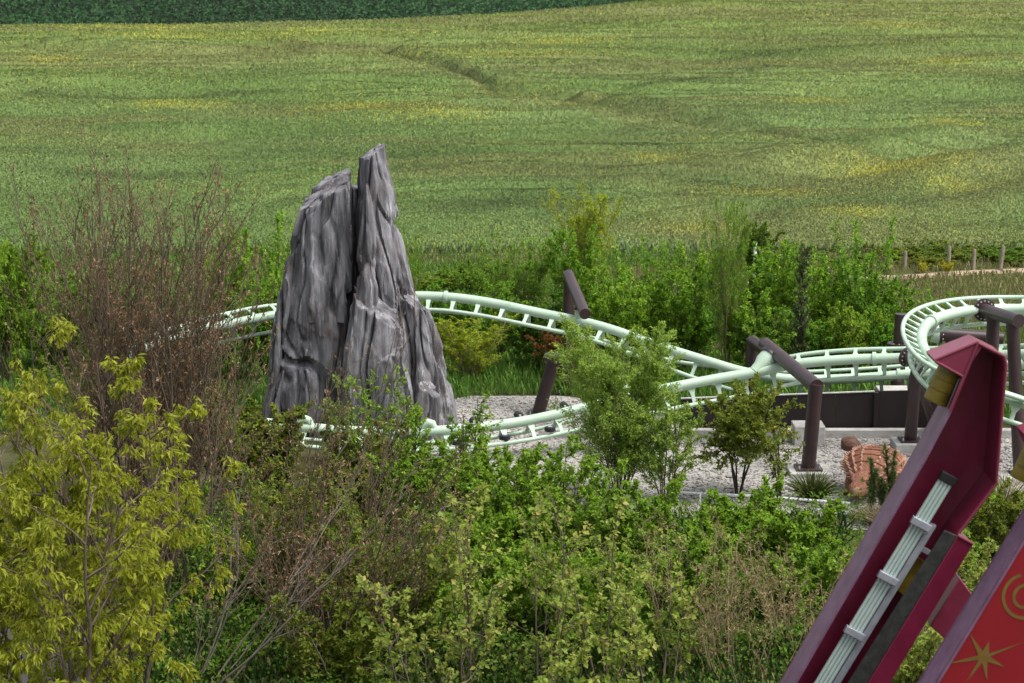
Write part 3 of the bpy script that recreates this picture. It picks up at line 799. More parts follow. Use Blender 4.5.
wx0, wx1, wx2 = xat(685, 59.5), xat(885, 59.2), xat(1000, 59.6)
wroot = thing('barrier_wall', Vector((wx0, 59.4, 0)), 'dark brown steel barrier wall between the gravel and the track', 'wall')
tops = [(wx0, 1.02), (xat(790, 59.4), 1.12), (wx1, 1.22)]
n = 5
for i in range(n):
    a, b = wx0 + (wx1 - wx0) * i / n, wx0 + (wx1 - wx0) * (i + 1) / n
    za, zb = 1.02 + .2 * i / n, 1.02 + .2 * (i + 1) / n
    MB().prism([(a + .006, 59.4, 0), (b - .006, 59.4, 0), (b - .006, 59.4, zb), (a + .006, 59.4, za)], (0, .06, 0)).build('panel', M_wall, wroot)
MB().prism([(wx1 + .01, 59.5, 0), (wx2, 59.7, 0), (wx2, 59.7, 1.25), (wx1 + .01, 59.5, 1.22)], (0, .06, 0)).build('panel', M_wall, wroot)
MB().box((wx1 + .03, 59.38, .61), (.06, 0, 0), (0, .07, 0), (0, 0, .615)).build('post', M_wall, wroot, bevel=.01)
MB().bar((wx0, 59.43, 1.035), (wx1, 59.43, 1.24), .11, .025).build('coping', M_conc, wroot)
kb = MB().prism([(wx0 - 4, 58.9, -.1), (wx0 - 4, 59.2, -.1), (wx0 - 4, 59.2, .24), (wx0 - 4, 58.9, .24)], (wx2 - wx0 + 6, 0, 0)).build('concrete_kerb', M_conc, bevel=.015)
tag(kb, 'long low concrete kerb along the foot of the brown wall', 'kerb')

# white pipe rail
wr = thing('pipe_rail', at(690, 494, 51.8) * Vector((1, 1, 0)), 'thin white pipe rail low above the shrubs left of the statue', 'rail')
MB().tube([at(672, 492, 52.2), at(770, 497, 51.8), at(851, 503.5, 51.3)], .035, 8).build('bar', M_white, wr)
for px, py in ((700, 493.5), (776, 497.5), (849, 503.5)):
    p = at(px, py, 51.75); MB().tube([p, Vector((p.x, p.y, 0))], .03, 8).build('post', M_white, wr)

# wooden posts beyond the path
for px, pt, pb_, lab in ((905, 251, 274, 'short grey wooden post at the left end of the row before the field'), (949, 246, 271, 'grey wooden post behind the yellow broom sprigs'), (974, 249, 268, 'pale wooden post between two taller posts before the field'), (1001, 246, 266, 'brown leaning wooden post rightmost of the row before the field')):
    Y = 89.3; p = at(px, pt, Y)
    o = MB().tube([Vector((0, 0, -.2)), Vector((.02, 0, p.z - .05)), Vector((.03, 0, p.z))], [.09, .085, .06], 9).build('wooden_post', M_wood)
    o.location = (p.x, Y, 0); tag(o, lab, 'post', 'wooden posts before the field')
    if px == 1001: o.rotation_euler = (0, rad(5), 0)
o = MB().tube([Vector((0, 0, -.2)), Vector((0, 0, 1.9)), Vector((0, 0, 1.95))], [.06, .06, .04], 9).build('wooden_post', M_white)
p = at(755, 262, 84); o.location = (p.x, p.y, 0)
tag(o, 'pale post under the dark hawthorn in the hedgerow', 'post', 'wooden posts before the field')

# ------------------------------------------------------------------ ankylosaur statue
def statue():
    hx = Vector((-.42, -.91, 0)).normalized()      # facing towards the viewer, a little left
    side = Vector((-hx.y, hx.x, 0))                # the statue's left ... (viewer's right)
    c = at(874, 474, 53.0); c.z = 0
    root = thing('dinosaur_statue', c, 'terracotta coloured armoured dinosaur statue on the gravel', 'statue')
    def W(f, s, z): return c + hx * f + side * s + Vector((0, 0, z))
    # rings: forward, side, height, half width, half height
    rings = [(-1.50, -.98, .98, .09, .09), (-1.50, -.80, .94, .10, .10), (-1.42, -.54, .86, .13, .13), (-1.2, -.28, .82, .22, .19), (-.9, -.06, .80, .46, .36), (-.5, 0, .80, .78, .48), (0, 0, .80, .88, .54),
             (.4, 0, .74, .76, .47), (.72, 0, .64, .52, .37), (.92, -.02, .56, .38, .31), (1.08, -.04, .51, .36, .29), (1.30, -.05, .45, .345, .27), (1.50, -.06, .39, .28, .22), (1.66, -.06, .34, .19, .16), (1.74, -.06, .31, .07, .07)]
    mb = MB(); k = 28; v = []
    for (f, s, z, a, b) in rings:
        for j in range(k):
            th = 2 * math.pi * j / k
            cx, sz = math.cos(th), math.sin(th)
            if sz < 0: sz *= .85
            v.append(W(f, s + math.copysign(abs(cx) ** .85, cx) * a, z + sz * b))
    fcs = [(i * k + j, i * k + (j + 1) % k, (i + 1) * k + (j + 1) % k, (i + 1) * k + j) for i in range(len(rings) - 1) for j in range(k)]
    fcs += [tuple(range(k - 1, -1, -1)), tuple(range((len(rings) - 1) * k, len(rings) * k))]
    mb.add(v, fcs)
    for f, s in ((.5, .52), (.5, -.52), (-.5, .55), (-.5, -.55)):
        mb.tube([W(f, s * .9, .62), W(f + .05, s * 1.05, .34), W(f + .1, s * 1.08, .12), W(f + .18, s * 1.08, .03)], [.22, .17, .14, .17], 14)
    # brow horns and cheek horns melt into the head
    for s in (1, -1):
        mb.tube([W(1.06, s * .26 - .04, .68), W(.94, s * .44 - .04, .76)], [.11, .02], 8)
        mb.tube([W(1.10, s * .30 - .04, .42), W(1.02, s * .50 - .04, .34)], [.11, .02], 8)
        mb.tube([W(1.30, s * .20 - .05, .66), W(1.34, s * .28 - .05, .66)], [.09, .06], 8)
    body = mb.build('body', M_terra, root)
    m = body.modifiers.new('fuse', 'REMESH'); m.mode = 'VOXEL'; m.voxel_size = .025; m.use_smooth_shade = True
    m = body.modifiers.new('soften', 'SMOOTH'); m.factor = .5; m.iterations = 3
    # tail club
    tc_ = W(-1.5, -1.16, 1.02)
    cl = MB()
    n = 12; vv = []
    for i in range(n + 1):
        ph = math.pi * i / n
        for j in range(20):
            th = 2 * math.pi * j / 20
            rr = 1 + .07 * math.cos(5 * th)
            vv.append(tc_ + hx * (.30 * math.cos(ph)) + side * (.30 * math.sin(ph) * math.cos(th) * rr) + Vector((0, 0, .25 * math.sin(ph) * math.sin(th) * rr)))
    cl.add(vv, [(i * 20 + j, i * 20 + (j + 1) % 20, (i + 1) * 20 + (j + 1) % 20, (i + 1) * 20 + j) for i in range(n) for j in range(20)])
    cl.build('tail_club', M_club, root, 70)
    # rows of armour spines, one mesh per row
    R = np.array(rings)
    for ang, h, n in ((72, .07, 15), (108, .07, 15), (48, .08, 15), (132, .12, 15), (24, .12, 14), (156, .15, 14), (2, .16, 12), (178, .17, 12)):
        if not n: continue
        rw = MB()
        for q in range(n):
            f = -1.0 + 1.85 * q / (n - 1)
            s0, z0, a, b = (np.interp(f, R[:, 0], R[:, i]) for i in (1, 2, 3, 4))
            th = rad(ang); cx, sz = math.cos(th), math.sin(th)
            nrm = Vector((0, 0, 0)) + side * (math.copysign(abs(cx) ** .85, cx) / max(a, .1) if abs(cx) > .01 else 0) + Vector((0, 0, sz / max(b, .1)))
            nrm.normalize()
            p = W(f, s0 + math.copysign(abs(cx) ** .85, cx) * a, z0 + sz * b)
            rw.tube([p - nrm * .04, p + nrm * .03, p + nrm * h - hx * .05], [.06, .045, .012], 7)
        rw.build('spine_row', M_spine, root)
    root.scale = (.86, .86, .86)
    # ribs of plates across the back
    for q in range(6):
        f = -.75 + q * .27
        s0, z0, a, b = (np.interp(f, R[:, 0], R[:, i]) for i in (1, 2, 3, 4))
        pts = [W(f, s0 + math.copysign(abs(math.cos(t)) ** .85, math.cos(t)) * a * 1.0, z0 + math.sin(t) * b * 1.0) for t in np.linspace(.2, math.pi - .2, 18)]
        MB().tube(pts, .035, 8).build('armour_band', M_terra, root)
    for s in (1, -1):
        p = W(1.34, s * .27 - .05, .60)
        MB().tube([p - side * .02 * s, p + side * .025 * s], [.085, .04], 10).build('eye', M_black, root)
    MB().tube([W(1.25, .33 - .05, .36), W(1.50, .255 - .05, .32), W(1.67, .13 - .05, .29), W(1.67, -.14 - .06, .29), W(1.50, -.27 - .05, .32), W(1.25, -.34 - .05, .36)], .024, 6).build('mouth', M_barkd, root)
    MB().tube([W(1.60, -.05, .45), W(1.70, -.06, .39), W(1.76, -.06, .33)], [.14, .13, .06], 10).build('beak', M_spine, root)
statue()

# ------------------------------------------------------------------ ride arms in the lower right
def ride_arm_one():
    YF, YB = 21.8, 22.3
    base = at(700, 848, YB)
    root = thing('ride_arm', base, 'maroon steel ride arm with pale conduits clamped along it', 'ride arm', 'leaning steel arms of the ride')
    front = [(978, 343), (1004, 356), (1006, 364), (996, 484), (959, 533), (772, 848), (700, 848), (795, 683), (924, 460), (950, 411)]
    F = [at(x, y, YF) for x, y in front]
    D = Vector((0, YB - YF, 0))
    n = len(F); cen = sum(F, Vector()) / n
    def inset(P, d):
        out = []
        for i in range(len(P)):
            a, b, c = P[i - 1], P[i], P[(i + 1) % len(P)]
            e1, e2 = (b - a), (c - b); e1.y = e2.y = 0
            n1 = Vector((e1.z, 0, -e1.x)).normalized(); n2 = Vector((e2.z, 0, -e2.x)).normalized()
            m = (n1 + n2); m = m / max(m.length_squared / 2, .3)
            out.append(b + m * d)
        return out
    I = inset([p.copy() for p in F], .022)
    if (I[0] - cen).length > (F[0] - cen).length: I = inset([p.copy() for p in F], -.022)
    # web: back plate at the depth YB (real perpendicular extrusion, same outline)
    web = [p + D * 1.004 for p in F]
    MB().prism(web, (0, .022, 0)).build('web_plate', M_maroon, root, bevel=.003)
    def flange(i0, i1, name, m):
        mb = MB()
        for i in range(i0, i1):
            a, b = i % n, (i + 1) % n
            mb.prism([F[a], F[b], I[b], I[a]], D)
        return mb.build(name, m, root)
    flange(6, 9, 'side_flange', M_skysheen)          # left flange, its sky sheen painted in as purple
    flange(9, 10, 'side_flange', M_maroon)
    flange(0, 2, 'end_flange', M_pink)
    flange(2, 4, 'side_flange', M_maroon)
    flange(4, 5, 'side_flange', M_maroon)
    # rolled bright rims on the front edge
    for i0, i1 in ((0, 4), (9, 10)):
        for i in range(i0, i1):
            MB().tube([F[i % n] - Vector((0, .004, 0)), F[(i + 1) % n] - Vector((0, .004, 0))], .017, 8).build('rim', M_pink, root)
    # end bracket: two plates and a gusset standing out from the left flange
    ax = (at(924, 460, YF) - at(795, 683, YF)).normalized(); out = Vector((-ax.z, 0, ax.x))
    if out.x > 0: out = -out
    MB().prism([at(978, 343, YF), at(934.5, 360, YF), at(936, 364, YF), at(963, 377, YF), at(981.5, 348, YF)], D * .96).build('end_bracket', M_pink, root, bevel=.004)
    MB().tube([at(978, 342, YF), at(934.5, 360, YF)], .014, 8).build('rim', M_pink, root)
    MB().tube([at(935, 361, YF), at(963, 376.5, YF)], .014, 8).build('rim', M_pink, root)
    # yellow rubber buffer under the bracket
    b0, b1 = at(950, 369, 22.05), at(934.5, 402, 22.05)
    def gr(t): return b0.lerp(b1, t)
    prof = [(0, .125), (.30, .125), (.31, .117), (.33, .117), (.34, .125), (.62, .125), (.63, .117), (.65, .117), (.66, .125), (.97, .125), (1, .118)]
    MB().tube([gr(t) for t, _ in prof], [r for _, r in prof], 28).build('buffer', M_yellow, root, 30)
    MB().bar(at(961, 379, 21.95), at(949, 409, 21.95), .05, .03, (0, 1, 0)).build('guide_strip', M_steel, root)
    # conduits
    yb = 22.0
    topc, botc = at(946.5, 480, yb), at(727, 840, yb)
    dirp = (botc - topc).normalized(); sidep = Vector((-dirp.z, 0, dirp.x))
    for k in range(4):
        o = sidep * (k - 1.5) * .042
        MB().tube([topc + o, botc + o], .0205, 12).build('conduit', M_pipe, root)
    MB().box(topc - dirp * .02, sidep * .092, Vector((0, .035, 0)), dirp * .05).build('end_cap', M_black, root, bevel=.01)
    sgn = -1 if sidep.x > 0 else 1
    right = sidep if sidep.x > 0 else -sidep
    r0 = at(930.5, 525, yb)
    e0 = topc + right * .125 + dirp * .48; e1 = botc + right * .125
    MB().prism([e0 - right * .03, e0 + right * .03, e1 + right * .03, e1 - right * .03], (0, .02, 0)).build('cable_tray', M_steel, root)
    MB().prism([e0 + right * .03, e0 + right * .042, e1 + right * .042, e1 + right * .03], (0, .12, 0)).build('cable_tray', M_steel, root)
    for (px, py) in ((916, 521), (884.5, 576), (851, 631), (814, 690)):
        p = at(px, py, yb - .02); p = topc + dirp * (p - topc).dot(dirp)
        cl = MB().box(p - Vector((0, .035, 0)), sidep * .115, Vector((0, .03, 0)), dirp * .04).build('clamp', M_steel, root, bevel=.006)
        for k in range(5):
            q = p + sidep * (k - 2) * .042 + dirp * .055
            MB().tube([q - Vector((0, .05, 0)), q + Vector((0, .0, 0)) + dirp * .03], .009, 6).build('bolt', M_bolt, cl)
    # lower box beam with the dark strip
    yq = 21.75
    poly = [at(945, 531, yq), at(957, 536, yq), at(760, 858, yq), at(744, 850, yq)]
    MB().prism(poly, (0, .05, 0)).build('wear_strip', M_dark, root, bevel=.004)
    poly = [at(957.5, 536.5, yq), at(973, 545, yq), at(780, 866, yq), at(760.5, 858.5, yq)]
    MB().prism(poly, (0, .42, 0)).build('box_rail', M_maroon, root, bevel=.006)
    MB().tube([at(958, 536, yq), at(973, 544, yq)], .016, 8).build('rim', M_pink, root)
    poly = [at(918, 558, 22.15), at(926, 563, 22.15), at(906, 598, 22.15), at(897, 590, 22.15)]
    MB().prism(poly, (0, .08, 0)).build('yellow_block', M_yellow, root, bevel=.005)
    MB().bar(at(917, 546, 22.1), at(936, 556, 22.1), .05, .05).build('cross_bar', M_steel, root)
    # pale pink cross tube to the neighbour arm
    MB().prism([at(960, 578, 22.0), at(973, 596, 22.0), at(948, 642, 22.0), at(930, 626, 22.0)], (0, .25, 0)).build('cross_plate', M_pink, root, bevel=.01)
ride_arm_one()

def ride_arm_two():
    YF, YB = 20.3, 20.8
    base = at(786, 927, YB)
    root = thing('ride_arm', base, 'red painted ride arm with gold star and spiral at the corner', 'ride arm', 'leaning steel arms of the ride')
    def q(x, y, Y=YF): return at(x, y, Y)
    # panel: left flange with the sky sheen in its colour, and red front sheet
    L0, L1 = (1052, 495), (836, 848)
    P = [q(1052, 495), q(1110, 440), q(1120, 560), q(1010, 848), q(836, 848)]
    MB().prism([p + Vector((0, .03, 0)) for p in P], (0, .02, 0)).build('front_panel', M_red, root)
    a, b = q(*L0), q(*L1)
    ax = (a - b).normalized(); rt = Vector((ax.z, 0, -ax.x))
    MB().prism([a, b, b + rt * .02, a + rt * .02], (0, .50, 0)).build('side_flange', M_skysheen, root)
    MB().prism([p + Vector((0, .46, 0)) for p in P], (0, .02, 0)).build('back_plate', M_maroon, root)
    MB().prism([q(1110, 440), q(1120, 560), q(1122, 558), q(1112, 438)], (0, .5, 0)).build('side_flange', M_skysheen, root)
    # gold star, its rays thick sheet cut-outs on the panel
    yS = YF + .026
    c = (984, 657)
    tips = [(971, 634), (992, 645), (1024, 641), (1006, 667), (988, 680), (968, 683), (945, 664), (972, 652)]
    tips = [(970, 634), (989, 641), (1024, 642), (1005, 667), (987, 682), (966, 682), (946, 664)]
    pts = []
    for i, t in enumerate(tips):
        u = tips[(i + 1) % len(tips)]
        pts.append(t)
        mx, my = (t[0] + u[0]) / 2 - c[0], (t[1] + u[1]) / 2 - c[1]
        l = math.hypot(mx, my); pts.append((c[0] + mx / l * 6, c[1] + my / l * 6))
    mb = MB(); k = len(pts)
    mb.v = [q(*p, yS) for p in pts] + [q(*c, yS)]
    mb.f = [(i, (i + 1) % k, k) for i in range(k)]
    mb.build('star_emblem', M_gold, root)
    # spiral
    mb = MB(); sp = []
    for i in range(90):
        t = i / 89; th = math.pi * (.55 + 3.3 * t); r = 24 - 17.5 * t
        sp.append((1025 + r * math.cos(th), 599 - r * math.sin(th) * 1.0))
    vi = []
    for i, (x, y) in enumerate(sp):
        x0, y0 = sp[max(i - 1, 0)]; x1, y1 = sp[min(i + 1, 89)]
        l = math.hypot(x1 - x0, y1 - y0); nx_, ny_ = -(y1 - y0) / l, (x1 - x0) / l
        w = 1.7
        vi += [q(x + nx_ * w, y + ny_ * w, yS), q(x - nx_ * w, y - ny_ * w, yS)]
    mb.v = vi; mb.f = [(2 * i, 2 * i + 1, 2 * i + 3, 2 * i + 2) for i in range(89)]
    mb.build('spiral_emblem', M_gold, root)
    # its head with bracket and yellow buffer
    b0, b1 = q(1037, 446, 20.55), q(1021, 480, 20.55)
    prof = [(0, .118), (.30, .118), (.31, .11), (.33, .11), (.34, .118), (.62, .118), (.63, .11), (.65, .11), (.66, .118), (.97, .118), (1, .112)]
    MB().tube([b0.lerp(b1, t) for t, _ in prof], [r for _, r in prof], 28).build('buffer', M_yellow, root, 30)
    MB().prism([q(1027, 437), q(1065, 418), q(1075, 422), q(1110, 440), q(1052, 495)], (0, .46, 0)).build('head_bracket', M_pink, root, bevel=.006)
ride_arm_two()

# ------------------------------------------------------------------ plants
def nrmz(v): return v / np.maximum(np.linalg.norm(v, axis=-1, keepdims=True), 1e-9)

def grow(rng, O, D, L, S, wig, trop):
    n = len(O); P = np.empty((n, S, 3)); P[:, 0] = O; d = nrmz(D); st = (L / (S - 1))[:, None]
    for s in range(1, S):
        P[:, s] = P[:, s - 1] + d * st
        d = nrmz(d + rng.normal(0, wig, (n, 3)) + np.array([0, 0, trop]))
    return P

def spawn(rng, P, L, n, t0, t1, ang, ratio, taper=.6):
    N, S, _ = P.shape
    t = t0 + (t1 - t0) * (np.arange(n)[None] + rng.random((N, n))) / n
    f = t * (S - 1); i = np.clip(f.astype(int), 0, S - 2); fr = (f - i)[..., None]
    idx = np.arange(N)[:, None]
    a, b = P[idx, i], P[idx, i + 1]
    O = a + (b - a) * fr; T = nrmz(b - a)
    R = rng.normal(0, 1, T.shape); R = nrmz(R - T * (R * T).sum(-1, keepdims=True))
    an = rng.normal(ang, ang * .25, t.shape)[..., None]
    D = T * np.cos(an) + R * np.sin(an)
    Lc = L[:, None] * ratio * (1 - taper * t) * rng.uniform(.6, 1.25, t.shape)
    return O.reshape(-1, 3), D.reshape(-1, 3), Lc.ravel()

def tubes_np(P, r0, r1, k=4):
    N, S, _ = P.shape
    T = nrmz(np.gradient(P, axis=1))
    A = nrmz(np.cross(T, np.array([.31, .91, .27]))); B = np.cross(T, A)
    r0 = np.broadcast_to(r0, (N,)); r1 = np.broadcast_to(r1, (N,))
    rr = r0[:, None] + (r1 - r0)[:, None] * np.linspace(0, 1, S)[None]
    th = np.arange(k) * 2 * np.pi / k
    V = P[:, :, None] + (A[:, :, None] * np.cos(th)[:, None] + B[:, :, None] * np.sin(th)[:, None]) * rr[:, :, None, None]
    b = (np.arange(N)[:, None, None] * S + np.arange(S - 1)[None, :, None]) * k
    j = np.arange(k)[None, None]; j2 = (j + 1) % k
    F = np.stack([b + j, b + j2, b + k + j2, b + k + j], -1).reshape(-1, 4)
    return V.reshape(-1, 3), F

def leaves_np(rng, P, per, t0, size, asp, droop=0.0, along=.5, fold=.15, scatter=.0, tip=False, rb=(0, 1)):
    N, S, _ = P.shape
    t = np.ones((N, per)) * .985 if tip else t0 + (1 - t0) * rng.random((N, per))
    f = t * (S - 1); i = np.clip(f.astype(int), 0, S - 2); fr = (f - i)[..., None]; idx = np.arange(N)[:, None]
    a, b = P[idx, i], P[idx, i + 1]
    O = (a + (b - a) * fr).reshape(-1, 3); T = nrmz(b - a).reshape(-1, 3); n = len(O)
    if scatter: O = O + rng.normal(0, scatter, O.shape)
    d = nrmz(T * along + nrmz(rng.normal(0, 1, (n, 3))) + np.array([0, 0, -droop]))
    u = np.array([0, 0, 1.0]) + rng.normal(0, .55, (n, 3))
    s = nrmz(np.cross(d, u)); nn = np.cross(s, d)
    l = size * rng.uniform(.45, 1.4, (n, 1)); w = l * asp * .5
    V = np.empty((n, 4, 3))
    V[:, 0] = O; V[:, 1] = O + d * l * .45 + s * w + nn * l * fold * .5; V[:, 2] = O + d * l - nn * l * fold * .6; V[:, 3] = O + d * l * .45 - s * w + nn * l * fold * .5
    # a slow drift of tone from clump to clump plus a leaf-to-leaf scatter
    cl = rng.random((N, 1)) * np.ones((1, per))
    r = np.clip(.5 * cl.ravel() + .5 * rng.random(n), 0, 1) * (rb[1] - rb[0]) + rb[0]
    return V.reshape(-1, 3), np.arange(n * 4).reshape(n, 4), np.repeat(r, 4)

def cat(parts):
    V, F, o = [], [], 0
    R = []
    for p in parts:
        V.append(p[0]); F.append(p[1] + o); o += len(p[0])
        if len(p) > 2: R.append(p[2])
    return np.vstack(V), np.vstack(F), (np.concatenate(R) if R else None)

def skeleton(rng, H, R, n0, lv, base=.08, wig=.06, trop=.03, lean=(0, 0, 0), r0=.03, S0=9, k0=5, hvar=.25, inner=.0):
    """n0 stems from the ground; lv = list of (count, t0, t1, angle, ratio, trop)"""
    a = rng.uniform(0, 2 * np.pi, n0); u = inner + (1 - inner) * np.sqrt(rng.random(n0))
    O = np.stack([np.cos(a) * base * R * u, np.sin(a) * base * R * u, np.zeros(n0)], 1)
    tl = np.arctan2(R, H) * u
    D = np.stack([np.cos(a) * np.sin(tl), np.sin(a) * np.sin(tl), np.cos(tl)], 1) + np.array(lean)
    L = H * (1 + rng.uniform(-hvar, .05, n0)) / np.maximum(nrmz(D)[:, 2], .5)
    P = grow(rng, O, D, L, S0, wig, trop)
    rr = r0 * (L / L.max())
    wood = [tubes_np(P, rr, rr * .25, k0)]
    gens = [(P, L)]
    rad_ = rr
    for q, (n, t0, t1, ang, ratio, tr) in enumerate(lv):
        O, D, Lc = spawn(rng, gens[-1][0], gens[-1][1], n, t0, t1, ang, ratio)
        Pc = grow(rng, O, D, Lc, 6 if q == 0 else 4, wig * 1.6, tr)
        rad_ = np.repeat(rad_, n) * .45
        wood.append(tubes_np(Pc, np.maximum(rad_, .003), np.maximum(rad_ * .3, .0018), 4 if q == 0 else 3))
        gens.append((Pc, Lc))
    return gens, wood

def plant(name, loc, label, catg, gens, wood, leaves, wood_m, leaf_m, group=None, names=('stems', 'foliage'), rz=0, tint=None):
    root = thing(name, (0, 0, 0), label, catg, group)
    V, F, _ = cat(wood); np_mesh(names[0], V, F, wood_m, root, smooth=True)
    if leaves:
        V, F, R = cat(leaves); f = np_mesh(names[1], V, F, leaf_m, root, attrs={'rnd': R})
        if tint: f.color = (*tint, 1)
    root.location = loc; root.rotation_euler = (0, 0, rz)
    return root

def replant(src, loc, label, s=(1, 1, 1), rz=0, tint=None, group=None, catg=None, name=None):
    r = src.copy(); COL.objects.link(r)
    if name: r.name = name
    r.location = loc; r.rotation_euler = (0, 0, rz); r.scale = s
    r['label'] = label
    if catg: r['category'] = catg
    if group: r['group'] = group
    for ch in src.children:
        c = ch.copy(); COL.objects.link(c); c.parent = r
        if tint and c.name.startswith(('foliage', 'crown')): c.color = (*tint, 1)
    return r

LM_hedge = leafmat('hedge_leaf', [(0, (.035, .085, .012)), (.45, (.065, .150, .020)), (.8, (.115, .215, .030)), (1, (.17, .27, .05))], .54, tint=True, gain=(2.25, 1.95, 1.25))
LM_bright = leafmat('bright_leaf', [(0, (.035, .095, .012)), (.45, (.075, .185, .022)), (.8, (.125, .26, .035)), (1, (.18, .31, .06))], .54, gain=(2.5, 1.8, 1.2))
LM_yell = leafmat('yellow_green_leaf', [(0, (.125, .14, .010)), (.45, (.215, .23, .018)), (.8, (.30, .30, .03)), (1, (.36, .35, .06))], .54, gain=(1.35, 1.42, 1.25))
LM_lime = leafmat('lime_leaf', [(0, (.085, .15, .02)), (.4, (.17, .23, .04)), (.75, (.27, .29, .07)), (1, (.34, .27, .10))], .54, gain=(1.5, 1.5, 1.3))
LM_bud = leafmat('rust_bud', [(0, (.075, .095, .025)), (.3, (.12, .07, .036)), (.55, (.22, .11, .065)), (.85, (.34, .20, .13)), (1, (.40, .28, .19))], .25, gain=(1.05, 1.12, 1.0))
LM_dry = leafmat('dry_tip', [(0, (.10, .12, .03)), (.4, (.18, .15, .06)), (.8, (.30, .21, .11)), (1, (.36, .26, .16))], .3, gain=(1.15, 1.2, 1.1))
LM_feath = leafmat('feathery_leaf', [(0, (.05, .10, .022)), (.5, (.095, .165, .04)), (1, (.16, .225, .065))], .54, gain=(3.0, 2.6, 1.6))
LM_maple = leafmat('maple_leaf', [(0, (.05, .085, .012)), (.5, (.10, .15, .02)), (.85, (.16, .20, .03)), (1, (.22, .14, .04))], .54, gain=(1.8, 1.6, 1.3))
LM_con = leafmat('needle', [(0, (.018, .04, .018)), (.5, (.035, .07, .03)), (1, (.06, .10, .045))], .15, gain=(2.9, 2.1, 1.3))

GRP_H = 'shrubs and saplings of the hedgerow behind the track'
def rg(s): return np.random.default_rng(s)

# --- hedgerow kinds, each first planted once, then copied
def base_hedge():
    kinds = {}
    r = rg(1)   # upright bright sapling
    g, w = skeleton(r, 4.0, 1.1, 9, [(12, .15, .98, .75, .38, .05), (7, .1, 1, .8, .42, .02)], r0=.035)
    kinds['sapling'] = (g, w, [leaves_np(r, g[2][0], 15, .05, .12, .55, .15, .5), leaves_np(r, g[1][0], 14, .3, .12, .55, .1, .5), leaves_np(r, g[0][0], 12, .7, .12, .5)], M_bark, LM_hedge)
    r = rg(2)   # dense dome
    g, w = skeleton(r, 3.0, 1.9, 16, [(10, .15, .98, .8, .42, .03), (7, .1, 1, .85, .45, 0)], r0=.03, hvar=.4)
    kinds['bush'] = (g, w, [leaves_np(r, g[2][0], 16, .05, .115, .6, .15, .4), leaves_np(r, g[1][0], 10, .3, .115, .6)], M_bark, LM_hedge)
    r = rg(3)   # feathery willow-like
    g, w = skeleton(r, 4.0, 1.0, 12, [(16, .15, .98, .42, .34, .06), (6, .1, 1, .45, .5, .04)], r0=.022, wig=.05)
    kinds['feathery'] = (g, w, [leaves_np(r, g[2][0], 9, .05, .10, .28, .1, .9), leaves_np(r, g[1][0], 9, .2, .10, .28, .1, .9)], M_barkt, LM_hedge)
    r = rg(5)   # shoots
    g, w = skeleton(r, 4.0, 1.3, 14, [(18, .2, .98, .7, .13, .03)], r0=.022, wig=.05, hvar=.45)
    kinds['shoots'] = (g, w, [leaves_np(r, g[1][0], 12, .0, .13, .5, .1, .5), leaves_np(r, g[0][0], 60, .25, .12, .5)], M_bark, LM_hedge)
    r = rg(4)   # low clipped run of scrub
    g, w = skeleton(r, 1.3, 2.2, 60, [(9, .1, .98, .8, .4, .03), (5, .1, 1, .9, .5, 0)], r0=.015, hvar=.45, base=.75)
    kinds['low'] = (g, w, [leaves_np(r, g[2][0], 14, .05, .10, .6, .1, .4, scatter=.03), leaves_np(r, g[1][0], 10, .2, .10, .6)], M_bark, LM_hedge)
    r = rg(6)   # dark narrow conifer
    g, w = skeleton(r, 3.5, .12, 1, [(110, .02, .99, 1.0, .16, .06), (8, .1, 1, .7, .4, .03)], r0=.05, wig=.01, hvar=0)
    kinds['conifer'] = (g, w, [leaves_np(r, g[2][0], 9, .0, .09, .22, 0, .9), leaves_np(r, g[1][0], 9, .2, .09, .25, 0, .9)], M_barkd, LM_con)
    return kinds
KINDS = base_hedge()
FIRST = {}
def hedge(kind, px, Y, top, label, wpx=None, tint=(1, 1, 1), rz=None, cat_='shrub', name='hedge_shrub', group=GRP_H):
    X = at(px, 300, Y).x
    H = at(px, top, Y).z
    h0 = {'sapling': 4.1, 'bush': 2.9, 'feathery': 4.2, 'shoots': 3.9, 'conifer': 3.5, 'low': 1.25}[kind]
    w0 = {'sapling': 3.0, 'bush': 4.2, 'feathery': 2.6, 'shoots': 2.7, 'conifer': .95, 'low': 4.8}[kind]
    sz = H / h0
    sx = sz if wpx is None else (wpx / FPX * Y * 1.02) / w0
    rz = rz if rz is not None else (px * 1.37) % 6.28
    if kind not in FIRST:
        g, w, l, wm, lm = KINDS[kind]
        o = plant(name, (X, Y, 0), label, cat_, g, w, l, wm, lm, group, tint=tint, rz=rz)
        o.scale = (sx, sx, sz); FIRST[kind] = o
        return o
    return replant(FIRST[kind], (X, Y, 0), label, (sx, sx, sz), rz, tint, group, cat_, name)

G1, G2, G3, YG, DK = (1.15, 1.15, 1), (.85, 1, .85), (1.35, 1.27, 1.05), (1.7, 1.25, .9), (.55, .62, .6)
hedge('bush', 2, 66, 243, 'yellowish bush at the left edge above the yellow leaved tree', 110, (1.15, 1.05, .9))
hedge('sapling', 232, 70, 232, 'light green sapling between the bare shrub and the bush left of the rock', 60, G3)
hedge('shoots', 262, 69, 214, 'bright green bush of upright shoots just left of the rock', 95, G1)
hedge('bush', 255, 66, 282, 'low green bush under the shoots left of the rock', 110, G1)
hedge('bush', 190, 66, 300, 'green bush behind the bare twigs and the left end of the track', 130, (.85, .9, .85))
hedge('bush', 120, 67, 285, 'dim green bush seen through the bare reddish twigs', 130, (.9, .9, .9))
hedge('bush', 50, 68, 290, 'green bush between the left edge and the bare reddish shrub', 120, G1)
hedge('shoots', 412, 72, 230, 'slim green shoot rising just right of the rock spire', 30, G1)
